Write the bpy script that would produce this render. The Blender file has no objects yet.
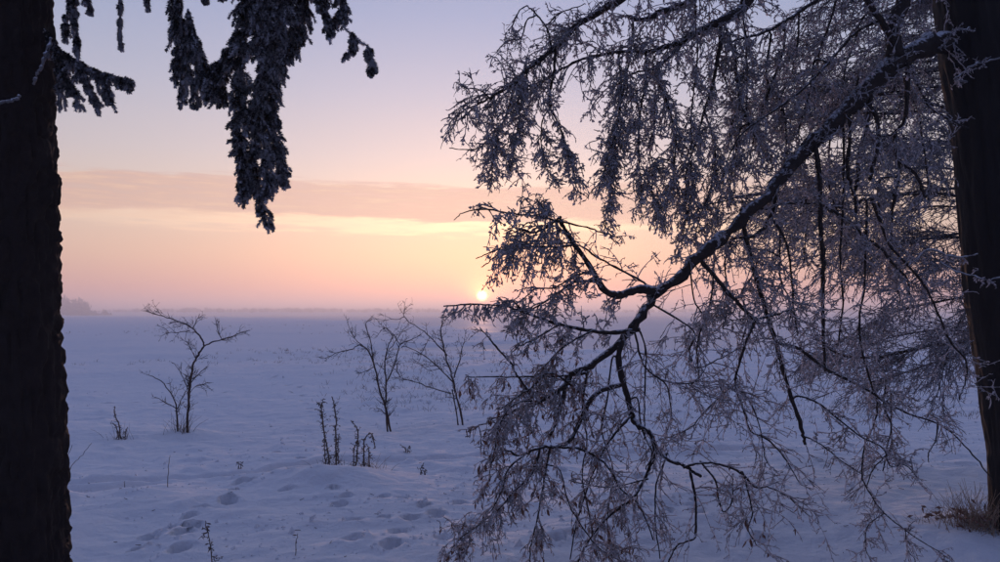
import bpy, math, random
import numpy as np

rng = np.random.default_rng(7)
random.seed(7)
R = math.radians
scene = bpy.context.scene
C = scene.collection

# ------------------------------------------------------------------ camera
F = 785.0                       # focal length in photo pixels (photo 1000 x 562)
HZ = 314.0                      # photo row of the eye-level horizon
EYE = 1.6
PITCH = math.atan((HZ - 281.0) / F)
cam_d = bpy.data.cameras.new('camera')
cam_d.sensor_width = 36.0
cam_d.lens = 36.0 * F / 1000.0
cam_d.clip_start = 0.05
cam_d.clip_end = 9000.0
cam = bpy.data.objects.new('camera', cam_d)
C.objects.link(cam)
cam.location = (0, 0, EYE)
cam.rotation_euler = (math.pi / 2 + PITCH, 0, 0)
scene.camera = cam

# ------------------------------------------------------------------ world sky
SUN_AZ = math.atan((482.0 - 500.0) / F)        # from +Y towards +X
SUN_EL = R(1.32)
SUN_DIR = (math.sin(SUN_AZ) * math.cos(SUN_EL), math.cos(SUN_AZ) * math.cos(SUN_EL), math.sin(SUN_EL))

class NT:
    """small helper for node trees"""
    def __init__(self, tree):
        self.t = tree
    def n(self, typ, **kw):
        nd = self.t.nodes.new(typ)
        for k, v in kw.items():
            setattr(nd, k, v)
        return nd
    def put(self, sock, v):
        if hasattr(v, 'is_output') or isinstance(v, bpy.types.NodeSocket):
            self.t.links.new(v, sock)
        else:
            sock.default_value = v
    def math(self, op, a, b=0.0, c=0.0, clamp=False):
        nd = self.n('ShaderNodeMath', operation=op, use_clamp=clamp)
        self.put(nd.inputs[0], a); self.put(nd.inputs[1], b); self.put(nd.inputs[2], c)
        return nd.outputs[0]
    def maprange(self, v, a, b, c=0.0, d=1.0, smooth=True):
        nd = self.n('ShaderNodeMapRange', interpolation_type='SMOOTHSTEP' if smooth else 'LINEAR')
        for i, x in enumerate((v, a, b, c, d)):
            self.put(nd.inputs[i], x)
        return nd.outputs[0]
    def mix(self, fac, a, b, mode='MIX'):
        nd = self.n('ShaderNodeMix', data_type='RGBA', blend_type=mode, clamp_factor=False)
        self.put(nd.inputs[0], fac); self.put(nd.inputs[6], a); self.put(nd.inputs[7], b)
        return nd.outputs[2]
    def noise(self, vec=None, scale=5.0, detail=3.0, rough=0.5):
        nd = self.n('ShaderNodeTexNoise')
        if vec is not None:
            self.t.links.new(vec, nd.inputs['Vector'])
        nd.inputs['Scale'].default_value = scale
        nd.inputs['Detail'].default_value = detail
        nd.inputs['Roughness'].default_value = rough
        return nd.outputs[0]
    def ramp(self, fac, stops, interp='LINEAR'):
        nd = self.n('ShaderNodeValToRGB')
        cr = nd.color_ramp
        cr.interpolation = interp
        while len(cr.elements) > 1:
            cr.elements.remove(cr.elements[0])
        cr.elements[0].position = stops[0][0]
        cr.elements[0].color = (*stops[0][1], 1)
        for p, c in stops[1:]:
            e = cr.elements.new(p); e.color = (*c, 1)
        self.put(nd.inputs[0], fac)
        return nd.outputs[0]

def srgb(r, g, b):
    f = lambda c: (c / 255.0 / 12.92) if c <= 10 else ((c / 255.0 + 0.055) / 1.055) ** 2.4
    return (f(r), f(g), f(b))

world = bpy.data.worlds.new('World')
scene.world = world
world.use_nodes = True
wt = world.node_tree
for nd in list(wt.nodes):
    wt.nodes.remove(nd)
W = NT(wt)
out = W.n('ShaderNodeOutputWorld')
bg = W.n('ShaderNodeBackground')
wt.links.new(bg.outputs[0], out.inputs[0])
tc = W.n('ShaderNodeTexCoord')
sep = W.n('ShaderNodeSeparateXYZ'); wt.links.new(tc.outputs['Generated'], sep.inputs[0])
dx, dy, dz = sep.outputs
elev = W.math('MULTIPLY', W.math('ARCSINE', dz), 180 / math.pi)         # degrees
az = W.math('MULTIPLY', W.math('ARCTAN2', dx, dy), 180 / math.pi)       # degrees from +Y
dotn = W.n('ShaderNodeVectorMath', operation='DOT_PRODUCT')
wt.links.new(tc.outputs['Generated'], dotn.inputs[0]); dotn.inputs[1].default_value = SUN_DIR
sd = dotn.outputs['Value']
ang = W.math('MULTIPLY', W.math('ARCCOSINE', W.math('MINIMUM', sd, 1.0)), 180 / math.pi)   # degrees from sun

# the physical sky, low sun
sky = W.n('ShaderNodeTexSky', sky_type='NISHITA')
sky.sun_disc = False
sky.sun_elevation = SUN_EL
sky.sun_rotation = SUN_AZ
sky.altitude = 100; sky.air_density = 1.0; sky.dust_density = 2.0; sky.ozone_density = 2.0
nish = W.mix(1.0, sky.outputs[0], (0.05, 0.05, 0.05, 1), 'MULTIPLY')

# winter dawn: lavender veil of thin high haze, warm towards the horizon, fading away from the sun
e01 = W.math('DIVIDE', elev, 90.0, clamp=True)
veil = W.ramp(e01, [
    (0.000, srgb(206, 160, 160)), (0.018, srgb(218, 166, 158)), (0.045, srgb(230, 192, 172)), (0.085, srgb(228, 206, 192)),
    (0.125, srgb(208, 200, 206)), (0.175, srgb(184, 189, 212)), (0.235, srgb(158, 174, 212)),
    (0.32, srgb(144, 159, 199)), (0.50, srgb(126, 143, 194)), (1.0, srgb(104, 120, 176))])
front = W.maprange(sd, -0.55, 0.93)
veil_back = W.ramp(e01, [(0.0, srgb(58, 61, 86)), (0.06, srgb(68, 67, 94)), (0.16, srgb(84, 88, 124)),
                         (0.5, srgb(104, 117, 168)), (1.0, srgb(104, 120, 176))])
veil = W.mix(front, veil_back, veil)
# aureole of the sun in the haze
g1 = W.math('POWER', 2.718, W.math('MULTIPLY', ang, -1 / 15.0))
g2 = W.math('POWER', 2.718, W.math('MULTIPLY', ang, -1 / 5.0))
g3 = W.math('POWER', 2.718, W.math('MULTIPLY', ang, -1 / 0.6))
fall = W.math('MULTIPLY_ADD', W.math('POWER', 2.718, W.math('MULTIPLY', W.math('POWER', W.math('DIVIDE', ang, 22.0), 2.0), -1.0)), 0.25, 0.75)
fallc = W.n('ShaderNodeCombineXYZ')
for q_ in range(3): wt.links.new(fall, fallc.inputs[q_])
veil = W.mix(1.0, veil, fallc.outputs[0], 'MULTIPLY')
col = W.mix(1.0, veil, nish, 'ADD')
col = W.mix(g1, col, (0.15, 0.045, 0.01, 1), 'ADD')
col = W.mix(g2, col, (0.12, 0.035, 0.0, 1), 'ADD')

# stratus bank low over the horizon
cvec = W.n('ShaderNodeCombineXYZ')
wt.links.new(W.math('MULTIPLY', az, 0.045), cvec.inputs[0]); wt.links.new(W.math('MULTIPLY', elev, 0.42), cvec.inputs[1])
n1 = W.noise(cvec.outputs[0], 1.6, 5.0, 0.55)
cvec2 = W.n('ShaderNodeCombineXYZ')
wt.links.new(W.math('MULTIPLY', az, 0.13), cvec2.inputs[0]); wt.links.new(W.math('MULTIPLY', elev, 1.5), cvec2.inputs[1])
n2 = W.noise(cvec2.outputs[0], 2.0, 7.0, 0.66)
wob = W.math('ADD', W.math('MULTIPLY', W.math('SUBTRACT', n1, 0.5), 2.6), W.math('MULTIPLY', W.math('SUBTRACT', n2, 0.5), 1.5))
eb = W.math('ADD', W.math('ADD', elev, W.math('MULTIPLY', az, 0.006)), wob)     # bank sinks to the right
top = W.maprange(eb, 9.05, 9.5, 1.0, 0.0)
bot = W.maprange(eb, 6.0, 6.9)
fade = W.maprange(az, 6.0, 22.0, 1.0, 0.35)
frag = W.maprange(n2, 0.30, 0.62, 0.50, 1.0)
band = W.math('MULTIPLY', W.math('MULTIPLY', top, bot), W.math('MULTIPLY', fade, frag))
ccol = W.mix(W.maprange(n2, 0.35, 0.7), (*srgb(226, 176, 164), 1), (*srgb(255, 214, 186), 1))
ccol = W.mix(1.0, ccol, fallc.outputs[0], 'MULTIPLY')
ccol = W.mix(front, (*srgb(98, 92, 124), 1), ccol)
rim = W.math('MULTIPLY', W.maprange(eb, 5.6, 6.35), W.maprange(eb, 6.4, 7.0, 1.0, 0.0))
rim = W.math('MULTIPLY', rim, W.math('MULTIPLY', W.math('POWER', 2.718, W.math('MULTIPLY', ang, -1 / 15.0)), 1.5))
col = W.mix(W.math('MULTIPLY', band, 0.80), col, ccol)
col = W.mix(rim, col, (0.42, 0.30, 0.12, 1), 'ADD')
# sun
col = W.mix(g3, col, (8.0, 2.4, 0.5, 1), 'ADD')
disc = W.maprange(ang, 0.16, 0.48, 1.0, 0.0)
col = W.mix(disc, col, (12.0, 7.0, 3.0, 1), 'ADD')
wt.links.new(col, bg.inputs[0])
bg.inputs[1].default_value = 1.0

# ------------------------------------------------------------------ sun lamp
sl = bpy.data.lights.new('sun', 'SUN')
sl.energy = 2.4
sl.angle = R(0.55)
sl.color = (1.0, 0.52, 0.32)
so = bpy.data.objects.new('sun', sl); C.objects.link(so)
so.rotation_euler = (math.pi / 2 - SUN_EL, 0, math.pi - SUN_AZ)
so.location = (0, 0, 20)

# ------------------------------------------------------------------ colour management / render settings
scene.view_settings.view_transform = 'Standard'
scene.view_settings.look = 'None'
scene.view_settings.exposure = 0.06
scene.view_settings.gamma = 1.0
cy = scene.cycles
cy.max_bounces = 9
cy.diffuse_bounces = 7
cy.glossy_bounces = 2
cy.transmission_bounces = 3
cy.volume_bounces = 1
cy.transparent_max_bounces = 8
cy.sample_clamp_indirect = 4.0

# ------------------------------------------------------------------ helpers: pixels, meshes, tubes
def P(px, py, d):
    """point seen at photo pixel (px, py) at forward distance d metres"""
    u = (px - 500.0) / F
    v = (281.0 - py) / F
    cp, sp = math.cos(PITCH), math.sin(PITCH)
    y = cp - v * sp
    z = sp + v * cp
    return np.array([u / y * d, d, EYE + z / y * d])

class MB:
    def __init__(self):
        self.v = []; self.f4 = []; self.f3 = []; self.n = 0
    def add(self, v, quads=None, tris=None):
        v = np.asarray(v, dtype=np.float32).reshape(-1, 3)
        if quads is not None and len(quads): self.f4.append(np.asarray(quads) + self.n)
        if tris is not None and len(tris): self.f3.append(np.asarray(tris) + self.n)
        self.v.append(v); self.n += len(v)
    def mesh(self, name, smooth=True):
        me = bpy.data.meshes.new(name)
        v = np.concatenate(self.v)
        f4 = np.concatenate(self.f4).reshape(-1, 4) if self.f4 else np.zeros((0, 4), int)
        f3 = np.concatenate(self.f3).reshape(-1, 3) if self.f3 else np.zeros((0, 3), int)
        me.vertices.add(len(v)); me.vertices.foreach_set('co', v.ravel())
        nl = f4.size + f3.size
        me.loops.add(nl)
        me.loops.foreach_set('vertex_index', np.concatenate([f4.ravel(), f3.ravel()]).astype(np.int32))
        npoly = len(f4) + len(f3)
        me.polygons.add(npoly)
        st = np.concatenate([np.arange(len(f4)) * 4, f4.size + np.arange(len(f3)) * 3]).astype(np.int32)
        me.polygons.foreach_set('loop_start', st)
        try:
            me.polygons.foreach_set('loop_total', np.concatenate([np.full(len(f4), 4), np.full(len(f3), 3)]).astype(np.int32))
        except Exception:
            pass
        me.polygons.foreach_set('use_smooth', np.full(npoly, smooth))
        me.update(calc_edges=True)
        return me
    def build(self, name, mat, parent=None, smooth=True, kind=None):
        o = bpy.data.objects.new(name, self.mesh(name, smooth))
        o.data.materials.append(mat)
        C.objects.link(o)
        if parent is not None:
            o.parent = parent
            o.matrix_parent_inverse = parent.matrix_basis.inverted()
        if kind: o['kind'] = kind
        return o

def thing(name, loc, label, cat, group=None):
    o = bpy.data.objects.new(name, None)
    o.empty_display_size = 0.2
    o.location = [float(x) for x in loc]
    C.objects.link(o)
    o['label'] = label; o['category'] = cat
    if group: o['group'] = group
    return o

def unit(a):
    return a / np.maximum(np.linalg.norm(a, axis=-1, keepdims=True), 1e-9)

def tubes(mb, Pts, Rad, sides=4, cap=True):
    """Pts (M,K,3), Rad (M,K): M tubes of K rings"""
    Pts = np.asarray(Pts, float); Rad = np.asarray(Rad, float)
    if Pts.ndim == 2: Pts = Pts[None]; Rad = Rad[None]
    M, K, _ = Pts.shape
    if M == 0: return
    T = unit(np.gradient(Pts, axis=1))
    mean = unit(Pts[:, -1] - Pts[:, 0] + 1e-6)
    ref = np.where(np.abs(mean[:, 2:3]) < 0.75, np.array([[0, 0, 1.0]]), np.array([[0.6, 0.8, 0.0]]))
    N = unit(np.cross(T, ref[:, None, :] + 0 * T)); B = np.cross(T, N)
    a = np.arange(sides) / sides * 2 * math.pi
    ring = N[:, :, None, :] * np.cos(a)[None, None, :, None] + B[:, :, None, :] * np.sin(a)[None, None, :, None]
    V = Pts[:, :, None, :] + ring * Rad[:, :, None, None]
    V = V.reshape(-1, 3)
    m = np.arange(M)[:, None, None] * K * sides
    k = np.arange(K - 1)[None, :, None] * sides
    s = np.arange(sides)[None, None, :]; s2 = (s + 1) % sides
    q = np.stack([m + k + s, m + k + s2, m + k + sides + s2, m + k + sides + s], -1).reshape(-1, 4)
    tri = None
    if cap:
        s = np.arange(1, sides - 1)[None, :]
        e = (np.arange(M)[:, None] * K + K - 1) * sides
        b = np.arange(M)[:, None] * K * sides
        tri = np.concatenate([np.stack([e + 0 * s, e + s, e + s + 1], -1).reshape(-1, 3),
                              np.stack([b + 0 * s, b + s + 1, b + s], -1).reshape(-1, 3)])
    mb.add(V, q, tri)

def grow(start, dirs, length, K, droop=0.0, wig=0.15, up=0.0):
    """M wandering shoots; droop bends them towards the ground"""
    M = len(start)
    out = np.zeros((M, K, 3)); out[:, 0] = start
    d = unit(np.asarray(dirs, float)); L = np.asarray(length, float)
    step = (L / (K - 1))[:, None]
    dro = np.broadcast_to(np.asarray(droop, float), (M,))[:, None]
    for k in range(1, K):
        d = unit(d + np.array([[0, 0, -1.0]]) * dro / (K - 1) + rng.normal(0, wig, (M, 3)))
        out[:, k] = out[:, k - 1] + d * step
    return out

def catmull(pts, rad, sub=5):
    pts = np.asarray(pts, float); rad = np.asarray(rad, float)
    n = len(pts)
    pp = np.vstack([2 * pts[0] - pts[1], pts, 2 * pts[-1] - pts[-2]])
    o = []; r = []
    for i in range(n - 1):
        p0, p1, p2, p3 = pp[i:i + 4]
        for t in np.arange(sub) / sub:
            o.append(0.5 * ((2 * p1) + (-p0 + p2) * t + (2 * p0 - 5 * p1 + 4 * p2 - p3) * t * t + (-p0 + 3 * p1 - 3 * p2 + p3) * t ** 3))
            r.append(rad[i] * (1 - t) + rad[i + 1] * t)
    o.append(pts[-1]); r.append(rad[-1])
    return np.array(o), np.array(r)

def along(path, n, lo=0.0, hi=1.0):
    """n random points on a polyline and its tangents"""
    seg = np.linalg.norm(np.diff(path, axis=0), axis=1)
    cum = np.concatenate([[0], np.cumsum(seg)])
    t = rng.uniform(lo, hi, n) * cum[-1]
    i = np.clip(np.searchsorted(cum, t) - 1, 0, len(seg) - 1)
    f = ((t - cum[i]) / np.maximum(seg[i], 1e-9))[:, None]
    return path[i] * (1 - f) + path[i + 1] * f, unit(path[i + 1] - path[i]), t / cum[-1]

def along_many(Pm, n_each, lo=0.1):
    """n_each random points on each of M shoots"""
    M, K, _ = Pm.shape
    t = rng.uniform(lo, 1.0, (M, n_each)) * (K - 1)
    i = np.minimum(t.astype(int), K - 2); f = (t - i)[..., None]
    m = np.arange(M)[:, None]
    p = Pm[m, i] * (1 - f) + Pm[m, i + 1] * f
    tg = unit(Pm[m, i + 1] - Pm[m, i])
    return p.reshape(-1, 3), tg.reshape(-1, 3), (t / (K - 1)).reshape(-1)

def rand_unit(n):
    return unit(rng.normal(0, 1, (n, 3)))

def lumps(mb, pos, axis, length, width):
    """irregular six-cornered lumps (frost feathers, buds, curled leaf remains)"""
    n = len(pos)
    if n == 0: return
    a = unit(axis); r1 = unit(np.cross(a, rand_unit(n))); r2 = np.cross(a, r1)
    L = np.asarray(length)[:, None]; w = np.asarray(width)[:, None]
    j = lambda: rng.uniform(0.55, 1.35, (n, 1))
    mid = pos + a * L * rng.uniform(0.35, 0.65, (n, 1))
    v = np.stack([pos - a * L * 0.08, pos + a * L, mid + r1 * w * j(), mid + r2 * w * j() * 0.8, mid - r1 * w * j(), mid - r2 * w * j() * 0.8], 1)
    base = np.arange(n)[:, None, None] * 6
    t = np.array([[0, 3, 2], [0, 4, 3], [0, 5, 4], [0, 2, 5], [1, 2, 3], [1, 3, 4], [1, 4, 5], [1, 5, 2]])[None]
    mb.add(v.reshape(-1, 3), None, (base + t).reshape(-1, 3))

def _hash(ix, iy, iz, seed):
    h = (ix * 374761393 + iy * 668265263 + iz * 2147483647 + seed * 1274126177) & 0xFFFFFFFF
    h = ((h ^ (h >> 13)) * 1274126177) & 0xFFFFFFFF
    return ((h ^ (h >> 16)) & 0xFFFF) / 65535.0 * 2 - 1

def vnoise(x, y, z=0.0, seed=0):
    x = np.asarray(x, float); y = np.asarray(y, float) + 0 * x; z = np.asarray(z, float) + 0 * x
    ix, iy, iz = (np.floor(a).astype(np.int64) for a in (x, y, z))
    fx, fy, fz = x - ix, y - iy, z - iz
    s = lambda t: t * t * (3 - 2 * t)
    fx, fy, fz = s(fx), s(fy), s(fz)
    r = 0
    for dx_ in (0, 1):
        for dy_ in (0, 1):
            for dz_ in (0, 1):
                w = (fx if dx_ else 1 - fx) * (fy if dy_ else 1 - fy) * (fz if dz_ else 1 - fz)
                r = r + w * _hash(ix + dx_, iy + dy_, iz + dz_, seed)
    return r

def sstep(x, a, b):
    t = np.clip((x - a) / (b - a), 0, 1)
    return t * t * (3 - 2 * t)

# ------------------------------------------------------------------ materials
def material(name):
    m = bpy.data.materials.new(name); m.use_nodes = True
    t = m.node_tree
    b = t.nodes['Principled BSDF']
    return m, NT(t), b

def frosted(name, dark, dark2, frost=(0.72, 0.74, 0.80), lo=0.1, hi=0.55, nscale=60.0, nz=0.6, rough=0.8, bump=0.0, bscale=80.0, zstretch=1.0, transl=0.0):
    """dark bark / leaf / needle with rime sitting mostly on its upper side"""
    m, T, b = material(name)
    g = T.n('ShaderNodeNewGeometry'); s = T.n('ShaderNodeSeparateXYZ'); T.t.links.new(g.outputs['Normal'], s.inputs[0])
    mp = T.n('ShaderNodeMapping'); mp.inputs['Scale'].default_value = (1, 1, zstretch)
    T.t.links.new(g.outputs['Position'], mp.inputs[0])
    n = T.noise(mp.outputs[0], nscale, 3.0, 0.6)
    n_big = T.noise(mp.outputs[0], nscale * 0.12, 2.0, 0.5)
    f = T.math('ADD', T.math('MULTIPLY', s.outputs[2], nz), T.math('ADD', n, T.math('MULTIPLY', T.math('SUBTRACT', n_big, 0.5), 0.5)))
    fac = T.maprange(f, 0.5 + lo, 0.5 + hi)
    base = T.mix(T.noise(mp.outputs[0], nscale * 0.4, 4.0, 0.6), (*dark, 1), (*dark2, 1))
    c = T.mix(fac, base, (*frost, 1))
    T.t.links.new(c, b.inputs['Base Color'])
    b.inputs['Roughness'].default_value = rough
    b.inputs['Specular IOR Level'].default_value = 0.2
    if bump:
        bn = T.n('ShaderNodeBump'); bn.inputs['Strength'].default_value = bump; bn.inputs['Distance'].default_value = 0.01
        T.t.links.new(T.noise(mp.outputs[0], bscale, 6.0, 0.65), bn.inputs['Height'])
        T.t.links.new(bn.outputs[0], b.inputs['Normal'])
    if transl:                                   # rime crystals and thin leaves let light through
        tr = T.n('ShaderNodeBsdfTranslucent'); T.t.links.new(c, tr.inputs['Color'])
        mx = T.n('ShaderNodeMixShader'); T.t.links.new(T.math('MULTIPLY', T.math('ADD', fac, 0.15, clamp=True), transl), mx.inputs[0])
        T.t.links.new(b.outputs[0], mx.inputs[1]); T.t.links.new(tr.outputs[0], mx.inputs[2])
        T.t.links.new(mx.outputs[0], T.t.nodes['Material Output'].inputs['Surface'])
    return m

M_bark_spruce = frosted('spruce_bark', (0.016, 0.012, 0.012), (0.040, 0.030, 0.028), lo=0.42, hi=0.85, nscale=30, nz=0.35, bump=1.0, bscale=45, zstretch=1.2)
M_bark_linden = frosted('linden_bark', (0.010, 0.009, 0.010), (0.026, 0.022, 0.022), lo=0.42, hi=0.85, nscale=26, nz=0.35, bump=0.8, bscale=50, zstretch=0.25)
M_branch = frosted('frosted_branch_bark', (0.020, 0.015, 0.014), (0.050, 0.038, 0.034), lo=0.30, hi=0.62, nscale=45, nz=0.62, bump=0.5)
M_twig = frosted('rimed_twig', (0.040, 0.028, 0.028), (0.085, 0.060, 0.058), frost=(0.84, 0.81, 0.84), lo=-0.34, hi=0.14, nscale=90, nz=0.30, transl=0.7)
M_rime = frosted('rime_feathers', (0.07, 0.055, 0.058), (0.14, 0.115, 0.12), frost=(0.88, 0.85, 0.88), lo=-0.40, hi=0.08, nscale=90, nz=0.25, transl=0.75)
M_finetwig = frosted('fine_rimed_twig', (0.030, 0.024, 0.028), (0.075, 0.062, 0.070), frost=(0.74, 0.73, 0.80), lo=-0.26, hi=0.22, nscale=50, nz=0.30, transl=0.7)
M_leaf = frosted('withered_leaf', (0.14, 0.066, 0.046), (0.25, 0.135, 0.098), frost=(0.66, 0.58, 0.58), lo=0.22, hi=0.6, nscale=110, nz=0.40, transl=0.4)
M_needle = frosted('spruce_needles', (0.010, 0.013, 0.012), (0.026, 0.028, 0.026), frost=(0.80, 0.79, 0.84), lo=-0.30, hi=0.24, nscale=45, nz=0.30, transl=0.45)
M_snowcap = frosted('settled_snow', (0.10, 0.09, 0.09), (0.25, 0.24, 0.25), lo=0.0, hi=0.5, nscale=40)
M_sapling = frosted('sapling_bark', (0.028, 0.022, 0.024), (0.060, 0.046, 0.046), frost=(0.55, 0.55, 0.62), lo=0.24, hi=0.75, nscale=60, nz=0.40)
M_weed = frosted('dried_weed', (0.075, 0.058, 0.052), (0.155, 0.120, 0.100), frost=(0.55, 0.53, 0.58), lo=0.26, hi=0.75, nscale=80, nz=0.40)
M_straw = frosted('dried_straw', (0.27, 0.19, 0.135), (0.42, 0.32, 0.24), frost=(0.60, 0.57, 0.58), lo=0.34, hi=0.8, nscale=80, nz=0.30)
M_wood = frosted('far_wood', (0.030, 0.030, 0.034), (0.060, 0.056, 0.060), frost=(0.45, 0.45, 0.50), lo=0.10, hi=0.6, nscale=1.2, nz=0.3)

def snow_material():
    m, T, b = material('snow')
    g = T.n('ShaderNodeNewGeometry'); pos = g.outputs['Position']
    n1 = T.noise(pos, 0.35, 5.0, 0.55)
    n2 = T.noise(pos, 9.0, 5.0, 0.6)
    c = T.mix(n1, (0.80, 0.81, 0.85, 1), (0.89, 0.89, 0.91, 1))
    # specks of chaff, needles and twig ends on the snow
    sp = T.maprange(T.noise(pos, 38.0, 2.0, 0.5), 0.70, 0.76)
    msk = T.maprange(T.noise(pos, 0.9, 3.0, 0.6), 0.48, 0.66)
    c = T.mix(T.math('MULTIPLY', T.math('MULTIPLY', sp, msk), 0.45), c, (0.22, 0.19, 0.18, 1))
    T.t.links.new(c, b.inputs['Base Color'])
    b.inputs['Roughness'].default_value = 0.85
    b.inputs['Specular IOR Level'].default_value = 0.05
    bn = T.n('ShaderNodeBump'); bn.inputs['Strength'].default_value = 1.0; bn.inputs['Distance'].default_value = 0.04
    wnd = T.n('ShaderNodeMapping'); wnd.inputs['Scale'].default_value = (0.9, 1.1, 1.0)
    T.t.links.new(pos, wnd.inputs[0])
    h = T.math('ADD', T.math('MULTIPLY', n2, 0.4), T.math('MULTIPLY', T.noise(wnd.outputs[0], 4.0, 6.0, 0.62), 0.9))
    h = T.math('ADD', h, T.math('MULTIPLY', T.noise(pos, 1.3, 4.0, 0.6), 2.6))
    T.t.links.new(T.math('ADD', h, T.math('MULTIPLY', T.noise(pos, 60.0, 3.0, 0.6), 0.12)), bn.inputs['Height'])
    T.t.links.new(bn.outputs[0], b.inputs['Normal'])
    return m
M_snow = snow_material()

def ice_material():
    m, T, b = material('lake_ice')
    g = T.n('ShaderNodeNewGeometry'); pos = g.outputs['Position']
    n = T.noise(pos, 0.05, 4.0, 0.6)
    T.t.links.new(T.mix(n, (0.66, 0.64, 0.66, 1), (0.80, 0.77, 0.79, 1)), b.inputs['Base Color'])
    T.t.links.new(T.maprange(n, 0.3, 0.7, 0.62, 0.74), b.inputs['Roughness'])
    b.inputs['Specular IOR Level'].default_value = 0.5
    bn = T.n('ShaderNodeBump'); bn.inputs['Strength'].default_value = 0.05; bn.inputs['Distance'].default_value = 0.02
    T.t.links.new(T.noise(pos, 2.0, 4.0, 0.6), bn.inputs['Height']); T.t.links.new(bn.outputs[0], b.inputs['Normal'])
    return m
M_ice = ice_material()

# ------------------------------------------------------------------ terrain
def ground_px(px, py):
    """flat-ground position under a photo pixel"""
    d = EYE * F / (py - HZ)
    p = P(px, py, d); return p[0], p[1]

TRACKS = [(340, 508, 1.0), (353, 525, 1.5), (383, 501, 1.1), (384, 523, .9), (402, 502, .9), (411, 524, 1.1), (425, 511, .9), (437, 519, 1.1),
          (400, 537, 1.2), (354, 547, 1.3), (392, 553, 1.1), (228, 505, 1.3), (180, 552, 1.3), (192, 529, 1.1), (183, 536, 1.2), (248, 484, 1.1), (286, 494, 1.0),
          (293, 478, .9), (277, 449, .8), (300, 456, .8), (330, 492, .7), (260, 470, .7), (460, 505, 1.0), (472, 530, 1.1), (445, 545, 1.1),
          (560, 470, 1.0), (600, 455, 1.0), (640, 480, 1.0), (700, 520, 1.1), (760, 540, 1.0), (820, 455, .9), (790, 462, .9), (720, 430, .9), (850, 440, .9),
          (310, 405, .8), (285, 395, .8), (300, 385, .8), (275, 378, .8), (290, 372, .7), (282, 365, .7), (330, 380, .7), (440, 405, .8), (420, 398, .8)]
for (x0, y0, x1, y1, n_, s_) in [(310, 404, 262, 340, 16, .9), (250, 484, 120, 560, 8, 1.0), (420, 400, 560, 372, 14, .8), (90, 400, 300, 384, 20, .7), (520, 470, 700, 420, 12, .9), (640, 410, 900, 395, 18, .8), (560, 545, 860, 470, 14, 1.0), (345, 500, 300, 455, 5, .8)]:
    for k_ in range(n_):
        f_ = (k_ + random.uniform(-.25, .25)) / n_
        TRACKS.append((x0 + (x1 - x0) * f_ + random.gauss(0, 5), y0 + (y1 - y0) * f_ + random.gauss(0, 1.2), s_ * random.uniform(.7, 1.15)))
TR = np.array([(*ground_px(a, b), s) for a, b, s in TRACKS])
SKI = np.array([ground_px(*q) for q in [(0, 491), (65, 486), (130, 480), (190, 475), (250, 473), (300, 465), (345, 458), (420, 453), (500, 450), (600, 446), (760, 440)]])
SKI2 = np.array([ground_px(*q) for q in [(30, 497), (70, 493), (110, 490), (150, 484)]])

def seg_dist(x, y, line):
    best = np.full(x.shape, 1e9)
    for (ax, ay), (bx_, by_) in zip(line[:-1], line[1:]):
        vx, vy = bx_ - ax, by_ - ay
        t = np.clip(((x - ax) * vx + (y - ay) * vy) / (vx * vx + vy * vy), 0, 1)
        best = np.minimum(best, np.hypot(x - ax - t * vx, y - ay - t * vy))
    return best

def lake_mask(x, y):
    """1 on the lake, 0 on land"""
    wob = 2.0 * vnoise(x * 0.12, y * 0.12, seed=3) + 0.8 * vnoise(x * 0.5, y * 0.4, seed=4)
    near = y - (35.5 + wob * 0.5 + np.clip(x, -50, 200) * 0.22)         # beyond the near shore
    B = np.interp(y, [30, 36, 44, 48, 54, 70, 84, 130, 251, 500, 900, 1500], [-9, -7, -5.5, -1, 2.5, 2.5, -1, -14, -54, -180, -420, -700])
    left = x - (B + wob)                                                   # right of the left field's bank
    far = 905 + 40 * vnoise(x * 0.004, 0 * x, seed=8) + 0.05 * x - y
    return np.minimum(np.minimum(sstep(near, -1.0, 1.5), sstep(left, -1.0, 1.5)), sstep(far, 0, 15))

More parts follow.
